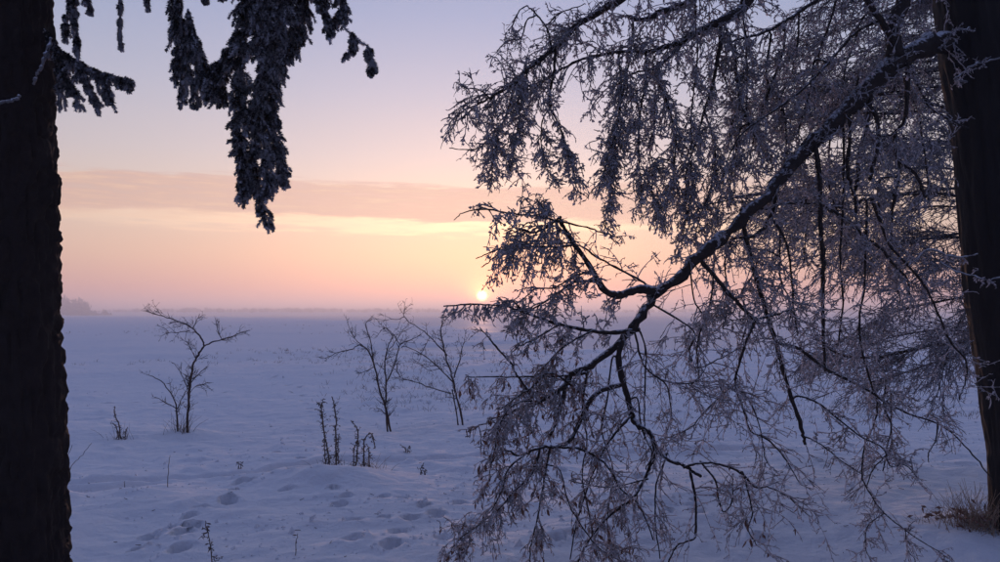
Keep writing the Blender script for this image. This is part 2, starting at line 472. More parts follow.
def height(x, y):
    x = np.asarray(x, float); y = np.asarray(y, float)
    r = np.hypot(x, y)
    nearw = 1 / (1 + (r / 60.0) ** 2)
    z = 0.09 * vnoise(x * 0.16, y * 0.18, seed=11) + 0.05 * vnoise(x * 0.5, y * 0.55, seed=12)
    z = z + nearw * (0.030 * vnoise(x * 1.1, y * 1.2, seed=13) + 0.016 * vnoise(x * 2.6, y * 2.8, seed=14) + 0.013 * vnoise(x * 5.6, y * 5.9, seed=15) + 0.008 * vnoise(x * 12, y * 12.5, seed=19))
    # clumps of broken crust
    cl = vnoise(x * 3.2 + 0.6 * vnoise(x * 1.4, y * 1.4, seed=21), y * 3.4, seed=16)
    z = z + nearw * 0.030 * sstep(cl, 0.15, 0.75) * sstep(vnoise(x * .45, y * .45, seed=17), -0.25, 0.4)
    z = z + 0.25 * vnoise(x * 0.012, y * 0.012, seed=18) * sstep(r, 15, 80)
    # mounds
    for mx, my, a, sx, sy in MOUNDS:
        z = z + a * np.exp(-((x - mx) / sx) ** 2 - ((y - my) / sy) ** 2)
    # tracks pressed into the snow
    sel = (r < 30)
    if np.any(sel):
        xs, ys = x[sel], y[sel]; dzv = np.zeros_like(xs)
        for (tx, ty, s) in TR:
            q = (np.abs(xs - tx) < 0.6) & (np.abs(ys - ty) < 0.6)
            if not np.any(q): continue
            wx = 0.046 * s; wy = 0.072 * s
            rr = np.sqrt(((xs[q] - tx) / wx) ** 2 + ((ys[q] - ty) / wy) ** 2 + 1e-9) * (1 + 0.28 * vnoise(xs[q] * 9, ys[q] * 9, seed=51))
            dzv[q] += -0.20 * s * (1 - sstep(rr, 0.55, 1.1)) + 0.016 * np.exp(-((rr - 1.45) / 0.35) ** 2)
        d = seg_dist(xs, ys, SKI) + 0.05 * vnoise(xs * 1.4, ys * 1.4, seed=31)
        gap = 0.5 + 0.5 * sstep(vnoise(xs * 0.9, ys * 0.9, seed=32), -0.3, 0.3)
        dzv += gap * (-0.24 * np.exp(-(d / 0.10) ** 2) + 0.035 * np.exp(-((np.abs(d) - 0.17) / 0.07) ** 2))
        d = seg_dist(xs, ys, SKI2) + 0.04 * vnoise(xs * 1.4, ys * 1.4, seed=33)
        dzv += -0.18 * np.exp(-(d / 0.09) ** 2)
        z[sel] = z[sel] + dzv
    lk = lake_mask(x, y)
    z = z * (1 - lk) - 1.3 * lk
    # far shore rises
    z = z + sstep(y, 905, 1300) * 5.0
    return z

wx_, wy_ = ground_px(350, 470)
rtx, rty = ground_px(1026, 545)
sax, say = ground_px(183, 430)
MOUNDS = [(wx_ + 0.05, wy_ - 0.55, 0.13, 0.75, 0.42), (wx_ - 1.5, wy_ - 1.3, 0.05, 0.8, 0.5), (sax, say, 0.10, 0.45, 0.35),
          (rtx - 0.1, rty + 0.1, 0.16, 0.8, 0.6), (-1.9, 3.2, 0.15, 0.7, 0.6), (2.3, 6.5, 0.07, 1.2, 0.7), (-4.5, 7.2, 0.08, 1.3, 0.6), (0.3, 10.9, 0.08, 1.8, 0.6)]

def graded(lo, hi, step, far_lo, far_hi, g):
    mid = np.arange(lo, hi, step)
    a = []; s = step; v = lo
    while v > far_lo: s *= g; v -= s; a.append(v)
    b = []; s = step; v = mid[-1]
    while v < far_hi: s *= g; v += s; b.append(v)
    return np.concatenate([a[::-1], mid, b])

xs = graded(-6.0, 6.0, 0.034, -2600, 2600, 1.075)
ys = graded(4.2, 13.5, 0.034, -300, 3200, 1.035)
GX, GY = np.meshgrid(xs, ys)
GZ = height(GX.ravel(), GY.ravel()).reshape(GX.shape)
mb = MB()
nx, ny = len(xs), len(ys)
i, j = np.meshgrid(np.arange(nx - 1), np.arange(ny - 1))
a_ = (j * nx + i).ravel()
mb.add(np.stack([GX, GY, GZ], -1).reshape(-1, 3), np.stack([a_, a_ + 1, a_ + nx + 1, a_ + nx], -1))
ground = mb.build('ground', M_snow, kind='structure')
ground['label'] = 'wide snow-covered field with footprints and a ski track'
print('GROUND verts', nx * ny)

mb = MB()
lx = np.linspace(-900, 1600, 26); ly = np.concatenate([[30], np.geomspace(34, 1000, 30)])
LX, LY = np.meshgrid(lx, ly)
i, j = np.meshgrid(np.arange(len(lx) - 1), np.arange(len(ly) - 1)); a_ = (j * len(lx) + i).ravel()
mb.add(np.stack([LX, LY, 0 * LX - 0.30], -1).reshape(-1, 3), np.stack([a_, a_ + 1, a_ + len(lx) + 1, a_ + len(lx)], -1))
lake = mb.build('lake', M_ice, kind='structure')
lake['label'] = 'frozen lake reflecting the pink sky beyond the field'

def gz(x, y):
    return float(height(np.array([x]), np.array([y]))[0])

# ------------------------------------------------------------------ far woods (masses in the haze)
def far_wood(name, label, spots):
    mb = MB()
    for (x, y, h, w) in spots:
        n = 70
        z0 = gz(x, y)
        q = rand_unit(n) * (rng.uniform(0.2, 1.0, (n, 1)) ** 0.5)
        c = np.array([x, y, z0 + h * 0.55]) + q * np.array([w * 0.5, w * 0.5, h * 0.46])
        s = h * 0.13
        v = (c[:, None, :] + rng.normal(0, s, (n, 3, 3)))
        mb.add(v.reshape(-1, 3), None, np.arange(n * 3).reshape(-1, 3))
        tubes(mb, np.array([[x, y, z0 - 0.3], [x, y, z0 + h * 0.3], [x, y, z0 + h * 0.75]]), np.array([h * .03, h * .022, h * .008]), 5)
    o = mb.build(name, M_wood, kind='stuff', smooth=False)
    o['label'] = label; o['category'] = 'wood'
    return o
sp = []
for k in range(300):
    d = rng.uniform(850, 1000); px = rng.uniform(-60, 86) if k < 240 else rng.uniform(80, 112)
    h = rng.uniform(9.0, 18.0) * (1.0 if px < 92 else 0.62) * (0.75 + 0.55 * vnoise(px * 0.21, 0.0, seed=5)) * float(np.interp(px, [70, 112], [1.0, 0.45]))
    sp.append(((px - 500) / F * d, d, h, h * rng.uniform(0.6, 1.0)))
far_wood('bushy_wood', 'bluish hazy wood at the left edge of the field', sp)
sp = []
for k in range(1500):
    d = rng.uniform(1150, 1500); px = rng.uniform(-80, 1080)
    h = rng.uniform(3.0, 8.5) * (0.85 + 0.5 * vnoise(px * 0.02, 0.5, seed=6))
    sp.append(((px - 500) / F * d, d, h, h * rng.uniform(0.8, 1.3)))
far_wood('lakeside_wood', 'long low wood fading in haze on the far shore', sp)

# ------------------------------------------------------------------ trunks
def trunk_mesh(path, rad, sides, seed, amp, fx, fz, rings=170, knots=()):
    p, r = catmull(path, rad, 12)
    t = np.linspace(0, len(p) - 1, rings); i = np.minimum(t.astype(int), len(p) - 2); f = (t - i)
    c = p[i] * (1 - f[:, None]) + p[i + 1] * f[:, None]; rr = r[i] * (1 - f) + r[i + 1] * f
    a = np.arange(sides) / sides * 2 * math.pi
    A, Z = np.meshgrid(a, c[:, 2])
    ca, sa = np.cos(A), np.sin(A)
    nn = vnoise(ca * fx, sa * fx, Z * fz, seed=seed)
    plates = 1 - np.abs(nn)                     # furrows between plates
    disp = amp * (sstep(plates, 0.45, 1.0) * -1.2 + 0.5 * vnoise(ca * fx * 2.3, sa * fx * 2.3, Z * fz * 2.4, seed=seed + 1) + 0.35 * vnoise(ca * fx * 5, sa * fx * 5, Z * fz * 6, seed=seed + 2))
    disp = disp + amp * 1.6 * vnoise(ca * 1.3, sa * 1.3, Z * 1.6, seed=seed + 3)
    for (ka, kz, kr, kh) in knots:
        d2 = ((A - ka + math.pi) % (2 * math.pi) - math.pi) ** 2 * (rr[:, None] ** 2) + (Z - kz) ** 2
        disp = disp + kh * np.exp(-d2 / kr ** 2)
    rad_ = rr[:, None] + disp
    V = np.stack([c[:, 0:1] + ca * rad_, c[:, 1:2] + sa * rad_, Z + 0 * A], -1)
    mb = MB()
    k = np.arange(rings - 1)[:, None] * sides; s = np.arange(sides)[None, :]; s2 = (s + 1) % sides
    mb.add(V.reshape(-1, 3), np.stack([k + s, k + s2, k + sides + s2, k + sides + s], -1).reshape(-1, 4))
    return mb

# ---------------- spruce on the left
SD = 3.2
def SP(x, y, d=SD): return P(x, y, d)
s_base = SP(22, HZ + EYE * F / SD); s_base[2] = gz(s_base[0], s_base[1])
spruce = thing('spruce_tree', s_base, 'dark spruce with scaly trunk and drooping frosted boughs at left edge', 'tree')
edge = [(820, 96), (706, 84), (640, 76), (562, 70), (450, 62), (300, 55), (200, 54), (110, 50), (0, 48), (-150, 44), (-400, 36), (-900, 12)]
path = []; rad = []
for (yy, xr) in edge:
    r_px = 46 - (562 - yy) * 0.008 if yy < 600 else 46 + (yy - 600) * 0.10
    p = SP(xr - r_px, yy); path.append(p); rad.append(max(0.03, r_px * SD / F))
path = np.array(path); path[0, 2] = min(path[0, 2], -0.25)
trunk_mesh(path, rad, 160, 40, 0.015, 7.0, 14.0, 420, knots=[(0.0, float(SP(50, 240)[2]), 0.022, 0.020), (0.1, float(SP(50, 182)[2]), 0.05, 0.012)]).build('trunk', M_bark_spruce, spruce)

# needles: every shoot is a stem with needles set round it
def needle_shoots(stem_mb, needle_mb, Pm, per=70, nl=0.013, stem_r=0.0022):
    M, K, _ = Pm.shape
    rad = np.linspace(1.0, 0.5, K)[None] * stem_r * np.ones((M, 1))
    tubes(stem_mb, Pm, rad, 4)
    p, t, u = along_many(Pm, per, 0.0)
    n = len(p)
    perp = unit(np.cross(t, rand_unit(n)))
    d = unit(t * rng.uniform(0.6, 1.1, (n, 1)) + perp * 1.0)
    L = nl * rng.uniform(0.75, 1.25, (n, 1)) * (1.0 - 0.35 * u[:, None] ** 3)
    side = unit(np.cross(d, t + 0.01)) * 0.0022
    up = np.cross(unit(side), d) * 0.0007
    v = np.stack([p - side, p + side, p + d * L * 0.6 + side * 0.9 + up, p + d * L, p + d * L * 0.6 - side * 0.9 + up], 1)
    b = np.arange(n)[:, None, None] * 5
    tri = np.array([[0, 1, 2], [0, 2, 4], [4, 2, 3]])[None]
    needle_mb.add(v.reshape(-1, 3), None, (b + tri).reshape(-1, 3))

def bough(paths, density, shoot_len, droop=1.1, spread=0.9, sub=2, core_r=0.006, fill=None):
    """a drooping spruce bough: traced stems, side shoots hanging from them, needles on all"""
    stem = MB(); needles = MB()
    for pts in paths:
        p, r = catmull(np.array([SP(*q) for q in pts]), np.linspace(core_r, core_r * 0.4, len(pts)), 5)
        p = p + np.cumsum(rng.normal(0, 0.0015, p.shape), axis=0)
        tubes(stem, p, r, 6)
        L = np.linalg.norm(np.diff(p, axis=0), axis=1).sum()
        needle_shoots(stem, needles, p[None], per=int(1600 * L), nl=0.015)
        n = max(3, int(density * L * 1.4))
        q, t, u = along(p, n, 0.03, 1.0)
        d = unit(t * 0.6 + rand_unit(n) * spread * np.array([1, 1, 0.5]))
        ln = shoot_len * rng.uniform(0.5, 1.2, n) * (1.0 - 0.3 * u)
        S = grow(q, d, ln, 6, droop, 0.07)
        needle_shoots(stem, needles, S, per=110, nl=0.0165)
        for _ in range(sub):
            q2, t2, u2 = along_many(S, 1, 0.15)
            d2 = unit(t2 * 0.8 + rand_unit(len(q2)) * 0.8)
            S2 = grow(q2, d2, ln * rng.uniform(0.3, 0.7, n), 5, droop * 0.9, 0.08)
            needle_shoots(stem, needles, S2, per=74, nl=0.0140)
    o = stem.build('branch', M_branch, spruce)
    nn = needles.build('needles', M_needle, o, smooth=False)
    nn['kind'] = 'stuff'
    return o

D1 = 3.0
# thick bough above the picture that carries the hanging ones
bmb = MB()
bp, br = catmull(np.array([SP(20, -190, 3.2), SP(90, -150, 3.15), SP(170, -105, 3.1), SP(250, -72, 3.0), SP(320, -50, 2.95), SP(380, -25, 2.9)]), [0.030, 0.025, 0.02, 0.015, 0.010, 0.006], 6)
tubes(bmb, bp, br * (1 + rng.normal(0, .06, len(br))), 10)
bmb.build('branch', M_branch, spruce)
bough([[(250, -72, 3.0), (262, -30, 3.0), (268, 20, 3.0), (270, 70, 3.0), (258, 120, 3.0), (254, 165, 3.0), (258, 196, 3.0), (262, 216, 3.0)],
       [(262, -30, 3.05), (286, 0, 3.06), (288, 40, 3.06), (276, 80, 3.05), (272, 120, 3.03), (277, 160, 3.02), (279, 182, 3.02)],
       [(255, -40, 2.95), (246, 10, 2.94), (240, 50, 2.94), (236, 95, 2.95), (238, 140, 2.95), (243, 190, 2.96)],
       [(280, -20, 2.97), (276, 30, 2.97), (262, 75, 2.97), (252, 110, 2.97), (262, 150, 2.97), (266, 190, 2.97)]], 110, 0.085, 1.3, 0.8, 3)
bough([[(270, -50, 2.96), (262, -10, 2.94), (258, 25, 2.93), (252, 48, 2.92)], [(285, -40, 3.1), (300, -12, 3.1), (303, 15, 3.1), (298, 40, 3.1)],
       [(258, 40, 3.0), (235, 48, 3.0), (222, 62, 3.0), (217, 82, 3.0), (222, 100, 3.0)], [(222, 60, 3.0), (214, 70, 3.0), (211, 90, 3.0)]], 125, 0.085, 1.3, 0.8, 3)
bough([[(185, -95, 3.1), (180, -40, 3.08), (178, 10, 3.06), (182, 45, 3.05), (190, 75, 3.05), (195, 100, 3.05)],
       [(180, -20, 3.1), (174, 10, 3.1), (176, 45, 3.1), (181, 75, 3.1), (186, 92, 3.1)], [(188, 10, 3.0), (197, 45, 3.0), (207, 72, 3.0), (211, 88, 3.0)], [(178, 10, 3.04), (190, 40, 3.04), (198, 64, 3.04), (202, 90, 3.04)]], 85, 0.08, 1.5, 0.55, 2, 0.004)
bough([[(330, -46, 2.95), (322, -15, 2.94), (326, 8, 2.93), (331, 28, 2.93)], [(335, -44, 2.96), (340, -12, 2.97), (342, 6, 2.97), (340, 20, 2.97)]], 110, 0.075, 1.3, 0.6, 2, 0.004)
bough([[(338, 8, 2.95), (346, 28, 2.95), (357, 38, 2.95), (368, 46, 2.95), (375, 55, 2.95)]], 8, 0.04, 0.6, 0.4, 0, 0.0028)
bough([[(352, 34, 2.95), (352, 46, 2.95), (346, 56, 2.95)], [(366, 46, 2.95), (370, 58, 2.95), (372, 70, 2.95)]], 120, 0.045, 1.2, 0.6, 1, 0.0025)
for pth in ([(146, -110, 3.12), (146, -50, 3.12), (147, -10, 3.12), (147, 8, 3.12)], [(205, -70, 3.1), (206, -25, 3.1), (205, 0, 3.1)], [(218, -70, 3.0), (220, -20, 3.0), (222, 0, 3.0)]):
    bough([pth], 75, 0.05, 1.4, 0.35, 2, 0.003)
bough([[(118, -130, 3.14), (119, -60, 3.14), (118, 0, 3.14), (118, 44, 3.14)]], 60, 0.045, 1.8, 0.22, 1, 0.003)
bough([[(82, -150, 3.16), (78, -60, 3.1), (76, -5, 3.05), (80, 30, 3.02), (83, 50, 3.0)], [(76, -10, 3.05), (68, 14, 3.03), (66, 34, 3.02)], [(84, -20, 3.05), (90, 4, 3.04), (92, 14, 3.04)]], 60, 0.055, 1.5, 0.35, 2, 0.004)
bough([[(44, 30, 3.15), (58, 50, 3.06), (76, 62, 3.02), (96, 72, 3.0), (116, 78, 3.0), (133, 81, 3.0)],
       [(60, 52, 3.04), (64, 72, 3.02), (74, 90, 3.01), (80, 104, 3.01)], [(78, 64, 3.0), (88, 84, 3.0), (99, 103, 3.0)], [(92, 70, 3.0), (104, 84, 3.0), (111, 96, 3.0)], [(66, 56, 3.05), (60, 74, 3.05), (60, 92, 3.05)]], 105, 0.062, 1.6, 0.5, 2, 0.005)
# the rest of the spruce's crown, above the picture
for k in range(46):
    z0 = 5.0 + 6.5 * (k / 45.0) ** 1.1
    a = k * 2.399 + rng.normal(0, .2)
    ln = np.interp(z0, [5, 11.5], [2.7, 1.0]) * rng.uniform(.8, 1.15)
    c0 = np.array([np.interp(z0, path[:, 2], path[:, 0]), np.interp(z0, path[:, 2], path[:, 1]), z0])
    pth = grow(c0[None], np.array([[math.cos(a), math.sin(a), 0.12]]), np.array([ln]), 9, 0.35, 0.03)[0]
    stem = MB(); tubes(stem, pth, np.linspace(.026, .006, 9), 6)
    o = stem.build('branch', M_branch, spruce)
    nd = MB(); n_ = int(90 * ln)
    q, t, u = along(pth, n_, .12, 1.0)
    S = grow(q, unit(t * .5 + rand_unit(n_) * [1, 1, .35]), 0.42 * rng.uniform(.4, 1.1, n_) * (1.1 - .6 * u), 5, 1.1, .08)
    tubes(nd, S, np.array([.6, 1, .95, .75, .25])[None] * 0.021 * rng.uniform(.8, 1.2, (n_, 5)), 5)
    nd.build('needles', M_needle, o)['kind'] = 'stuff'
# snow-laden dead twigs on the trunk
mb = MB()
for pts in ([(52, 38, 3.03), (46, 52, 3.02), (42, 66, 3.02), (36, 76, 3.02), (34, 84, 3.03)], [(-6, 104, 3.03), (6, 102, 3.01), (15, 100, 3.0), (19, 96, 3.01)]):
    p, r = catmull(np.array([SP(*q) for q in pts]), np.full(len(pts), 0.0060), 8)
    p += rng.normal(0, .0022, p.shape)
    tubes(mb, p, r * rng.uniform(0.35, 1.4, len(r)), 7)
mb.build('snowy_twig', M_snowcap, spruce)
# bark spurs on the silhouette
mb = MB()
for yy in rng.uniform(120, 560, 60):
    xr = np.interp(yy, [110, 200, 300, 450, 562], [50, 54, 55, 62, 70]); p = SP(xr - 2, yy, SD)
    lumps(mb, p[None], np.array([[1.0, rng.normal(0, .5), rng.normal(0, .8)]]), np.array([0.014]), np.array([0.005]))
mb.build('bark_scale', M_bark_spruce, spruce, smooth=False)['kind'] = 'stuff'

# ---------------- linden on the right
LD = 5.4
l_base = P(1028, HZ + EYE * F / LD, LD); l_base[2] = gz(l_base[0], l_base[1])
linden = thing('linden_tree', l_base, 'big leaning linden with a long rime-covered limb hanging across the right half', 'tree')
edge = [(620, 1000), (545, 996), (470, 990), (400, 984), (300, 971), (200, 962), (120, 953), (80, 947), (20, 940), (-80, 925), (-250, 905), (-600, 870), (-1100, 830)]
path = []; rad = []
for (yy, xl) in edge:
    r_px = np.interp(yy, [-1100, -250, 0, 300, 500, 620], [6, 24, 32, 31, 33, 44])
    p = P(xl + r_px, yy, LD + max(0, (0 - yy)) * 0.0008); path.append(p); rad.append(r_px * LD / F)
path = np.array(path); path[0, 2] = min(path[0, 2], -0.25)
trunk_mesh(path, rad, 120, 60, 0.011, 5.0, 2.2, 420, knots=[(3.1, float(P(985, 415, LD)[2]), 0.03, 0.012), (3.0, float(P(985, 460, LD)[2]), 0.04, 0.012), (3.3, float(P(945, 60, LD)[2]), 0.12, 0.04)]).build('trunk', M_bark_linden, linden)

path_l = path.copy()
class Crown:
    """collects the small wood of one tree"""
    def __init__(self): self.tw = MB(); self.rime = MB(); self.leaf = MB()
CR = Crown()

DENS = 0.92
def twigs_on(path, cr, n_per_m, L1, droop, spread, bias=(0, 0, 0), n2=5, L2=0.09, n3=3, lump=4, lumpL=0.016, lumpW=0.0065, r1=0.0042,
             lo=0.08, hi=1.0, leaf=0.0, K=9, fwd=0.5, wig=0.12, L3=0.035, rimecoat=1.35, only_end=False, d2s=0.9):
    L = np.linalg.norm(np.diff(path, axis=0), axis=1).sum()
    n = max(1, int(round(n_per_m * (2.1 if n_per_m < 11 else 1.0) * L * (hi - lo) * DENS)))
    p, t, u = along(path, n, lo, hi)
    d = unit(t * fwd + rand_unit(n) * spread + np.array(bias))
    ln = L1 * rng.uniform(0.45, 1.15, n)
    S1 = grow(p, d, ln, K, droop, wig)
    r = np.linspace(1.0, 0.42, K)[None] * r1 * rng.uniform(0.7, 1.2, (n, 1)) * rng.uniform(0.8, 1.3, (n, K))
    tubes(cr.tw, S1, r, 5)
    if n2 <= 0: return S1
    q, t2, u2 = along_many(S1, n2, 0.12)
    d2 = unit(t2 * 0.9 + rand_unit(len(q)) * d2s + np.array(bias) * 0.3)
    l2 = L2 * rng.uniform(0.4, 1.2, len(q))
    S2 = grow(q, d2, l2, 6, droop * 0.6, wig * 1.4)
    tubes(cr.tw, S2, np.linspace(1, 0.55, 6)[None] * r1 * 0.66 * rimecoat * rng.uniform(0.55, 1.35, (len(q), 6)), 4)
    if n3 > 0:
        q3, t3, u3 = along_many(S2, n3, 0.15)
        d3 = unit(t3 * 0.7 + rand_unit(len(q3)))
        S3 = grow(q3, d3, L3 * rng.uniform(0.4, 1.2, len(q3)), 4, droop * 0.3, wig * 1.6)
        tubes(cr.tw, S3, np.linspace(1, 0.6, 4)[None] * r1 * 0.6 * rimecoat * rng.uniform(0.55, 1.4, (len(q3), 4)), 3)
    if lump > 0:
        for S, k in ((S1, lump + 1), (S2, lump)):
            q4, t4, u4 = along_many(S, k, 0.15)
            a = unit(t4 * 0.5 + rand_unit(len(q4)) * 0.8 + np.array([0, 0, -0.45]))
            m = len(q4)
            lumps(cr.rime, q4, a, lumpL * rng.uniform(0.5, 1.5, m), lumpW * rng.uniform(0.5, 1.4, m))
    if leaf > 0:
        nl = int(leaf * n)
        idx = rng.integers(0, len(S2), nl)
        cr.leafpos = getattr(cr, 'leafpos', []) + [(S2[i_, rng.integers(2, 6)], S2[i_, -1] - S2[i_, -2]) for i_ in idx]
    return S1

WOOD = {}
def branch(pts, r0, r1, parent, tree_cr=None, mat=None, sides=9, jit=0.0035, sub=5, name='branch', twig=None, rpx=None, knob=0.10):
    """a traced branch as a part of its own; radii in photo pixels"""
    q = np.array([P(t[0] + rng.normal(0, .8), t[1] + rng.normal(0, .8), t[2] + rng.normal(0, .02)) for t in pts])
    d = np.array([t[2] for t in pts])
    rr = (np.linspace(r0, r1, len(pts)) if rpx is None else np.array(rpx, float)) * d / F
    key = parent.name
    if WOOD.get(key):                                # grow out of the wood it springs from
        aw, ar = np.concatenate([w_ for w_, _ in WOOD[key]]), np.concatenate([r_ for _, r_ in WOOD[key]])
        dist = np.linalg.norm((aw - q[0]) * [1, 0.6, 1], axis=1) - ar
        k0 = int(np.argmin(dist)); gap = np.linalg.norm(aw[k0] - q[0])
        if gap > 0.012:
            q = np.vstack([aw[k0], q]); rr = np.concatenate([[min(ar[k0] * 0.9, rr[0] * 1.15)], rr])
            if gap > 0.5: q = np.insert(q, 1, aw[k0] * .5 + q[1] * .5 + [0, 0, .05], axis=0); rr = np.insert(rr, 1, rr[0])
    rr = rr * (0.78 if name == 'branch' else 0.82)
    p, r = catmull(q, rr, sub)
    w = np.linspace(0.2, 1, len(p))[:, None]
    p = p + rng.normal(0, jit, p.shape) * w * np.minimum(1, r[:, None] / 0.01 * 0.6 + 0.4)
    r = r * (1 + rng.normal(0, knob, len(r)))
    WOOD.setdefault(key, []).append((p, r))
    mb = MB(); tubes(mb, p, np.maximum(r, 0.0012), sides)
    mb.build(name, mat or M_branch, parent)
    for tw in (twig or []):
        twigs_on(p, tree_cr, **tw)
    return p

tp_, tr_ = catmull(path, rad, 12)
WOOD[linden.name] = [(tp_, tr_)]
# twig characters
CURT = dict(n_per_m=16, L1=0.30, droop=1.25, spread=0.75, n2=5, L2=0.09, n3=2, lump=1, wig=.16, lumpL=0.023, lumpW=0.0085)
CURT_L = dict(CURT, bias=(-0.25, 0, 0))
DENSE = dict(n_per_m=30, L1=0.20, droop=1.0, spread=0.8, n2=4, L2=0.08, n3=2, lump=1, lumpL=0.025, lumpW=0.0085)
LIGHT = dict(n_per_m=17, L1=0.24, droop=0.7, spread=0.8, n2=4, L2=0.10, n3=2, lump=1, r1=0.0034)
LEAFY = dict(n_per_m=22, L1=0.22, droop=1.5, spread=0.7, n2=5, L2=0.09, n3=2, lump=1, leaf=1.9, r1=0.0036, lumpL=0.02)
BARE = dict(n_per_m=6, L1=0.32, droop=0.6, spread=0.7, n2=5, L2=0.13, n3=2, lump=1, r1=0.0034)
BUSH = dict(n_per_m=17, L1=0.30, droop=0.3, wig=.16, spread=0.9, n2=4, L2=0.11, n3=2, lump=1, lumpL=0.022, lumpW=0.008)

B = lambda *a, **k: branch(*a, **k, parent=linden, tree_cr=CR)
# the great limb
B([(962, 40, 5.42), (935, 44, 5.3), (915, 50, 5.2), (897, 62, 5.12), (862, 95, 5.03), (830, 130, 4.95), (800, 156, 4.88), (765, 195, 4.8), (730, 230, 4.72), (700, 255, 4.65),
   (675, 278, 4.6), (655, 293, 4.57), (640, 315, 4.52), (622, 340, 4.48), (595, 360, 4.44), (575, 376, 4.4), (555, 395, 4.36), (525, 405, 4.32), (505, 414, 4.28), (480, 425, 4.25), (464, 438, 4.24)],
  0, 0, rpx=[17, 14, 12, 12.5, 10, 9, 8.5, 7.5, 7, 6.3, 6, 5.8, 5, 4.6, 3.8, 3, 2.2, 1.6, 1.2, 1, .7], sides=16, name='limb', knob=.16, jit=.010, sub=4,
  twig=[dict(BUSH, lo=0.02, hi=0.45, n_per_m=40), dict(LIGHT, lo=0.35, hi=0.7), dict(LEAFY, lo=0.80, hi=0.93, n_per_m=60), dict(LEAFY, lo=0.93, n_per_m=14)])
B([(915, -60, 5.25), (908, -20, 5.2), (903, 5, 5.17), (893, 30, 5.14), (896, 60, 5.12)], 7, 9, sides=12, name='limb', twig=[dict(BUSH, n_per_m=14)])
B([(905, 58, 5.14), (885, 28, 5.05), (868, 5, 5.0), (850, -25, 5.0)], 5, 3, twig=[BUSH])
# fork to the left with the raised, drooping spray over the sun
B([(657, 292, 4.57), (640, 290, 4.53), (620, 294, 4.5), (605, 289, 4.47), (590, 268, 4.42), (575, 246, 4.38), (565, 229, 4.35), (560, 218, 4.34)], 6, 2, sides=10, twig=[dict(DENSE, n_per_m=14)])
B([(560, 219, 4.34), (548, 227, 4.32), (533, 232, 4.3), (515, 228, 4.28)], 1.8, 1, twig=[dict(DENSE, n_per_m=60), dict(CURT, n_per_m=30, L1=.2)])
B([(562, 222, 4.34), (585, 227, 4.36), (603, 233, 4.38), (618, 238, 4.4)], 1.4, .7, twig=[dict(LIGHT, n_per_m=14)])
B([(562, 224, 4.34), (545, 219, 4.3), (528, 216, 4.27), (510, 214, 4.25), (490, 209, 4.23), (475, 209, 4.22), (462, 213, 4.22), (454, 220, 4.22)], 1.7, .5, twig=[dict(DENSE, hi=.75, n_per_m=30)])
B([(528, 217, 4.27), (524, 203, 4.26), (531, 196, 4.26), (542, 194, 4.26)], .8, .5, twig=[dict(LIGHT, n_per_m=6, L1=.06, n2=1)])
B([(540, 218, 4.3), (538, 208, 4.29), (544, 203, 4.28), (551, 202, 4.28)], 1.2, .8, twig=[dict(DENSE, L1=.07, n_per_m=70)])
B([(642, 282, 4.55), (620, 272, 4.5), (596, 256, 4.45), (575, 244, 4.42), (545, 243, 4.4), (508, 243, 4.38)], 1.6, .7, twig=[dict(LIGHT, n_per_m=14), dict(CURT, lo=.6, n_per_m=40, L1=.17)])
B([(575, 246, 4.38), (555, 247, 4.33), (535, 246, 4.3), (510, 245, 4.27), (490, 252, 4.25), (475, 258, 4.25)], 1.6, .6, twig=[dict(CURT_L, n_per_m=50, L1=.22, hi=.8)])
B([(520, 247, 4.28), (502, 252, 4.26), (490, 262, 4.25), (481, 267, 4.25)], 1.1, .6, twig=[dict(DENSE, hi=.6, L1=.12)])
B([(600, 283, 4.46), (580, 281, 4.42), (562, 290, 4.4), (545, 300, 4.38), (528, 312, 4.37), (517, 322, 4.36)], 2, .8, twig=[dict(DENSE, n_per_m=46, L1=.16)])
B([(592, 272, 4.43), (575, 276, 4.4), (556, 286, 4.38), (540, 288, 4.37), (528, 292, 4.37)], 1.5, .7, twig=[dict(DENSE, n_per_m=40, L1=.14)])
# branch that crosses the sun
B([(637, 328, 4.5), (610, 333, 4.45), (580, 330, 4.4), (556, 323, 4.36), (536, 316, 4.33), (520, 311, 4.31), (505, 306, 4.3), (490, 305, 4.29), (465, 306, 4.28), (443, 307, 4.28)], 0, 0,
  rpx=[3, 2.8, 2.3, 2, 1.7, 1.5, 1.3, 1.2, 1.1, .8], twig=[dict(DENSE, hi=.62, n_per_m=44, L1=.17), dict(DENSE, lo=.62, n_per_m=50, L1=.06, n2=2, bias=(0, 0, -.9), spread=.5)])
B([(522, 311, 4.31), (514, 302, 4.3), (507, 301, 4.3), (504, 305, 4.3)], 1.4, .8, twig=[dict(DENSE, L1=.05, n_per_m=60)])
B([(560, 325, 4.37), (540, 336, 4.34), (522, 345, 4.32), (512, 352, 4.31)], 1.2, .7, twig=[dict(LEAFY, n_per_m=30, L1=.12)])
B([(590, 332, 4.42), (565, 345, 4.38), (548, 360, 4.36), (538, 370, 4.35)], 1.3, .7, twig=[dict(LEAFY, n_per_m=34, L1=.14)])
B([(512, 366, 4.25), (498, 348, 4.24), (488, 336, 4.23), (480, 327, 4.23)], 1.4, .7, twig=[dict(LIGHT, n_per_m=10, L1=.06, n2=2)])
B([(530, 395, 4.3), (520, 378, 4.27), (512, 366, 4.25)], 1.5, 1.4)
B([(587, 373, 4.42), (562, 377, 4.39), (525, 377, 4.36), (495, 377, 4.33), (466, 377, 4.31)], 1.8, .7, twig=[dict(LEAFY, n_per_m=14, L1=.12, lo=.2)])
B([(570, 385, 4.38), (550, 372, 4.3), (532, 388, 4.25), (515, 398, 4.22), (500, 410, 4.2)], 1.4, .7, twig=[dict(LEAFY, n_per_m=30)])
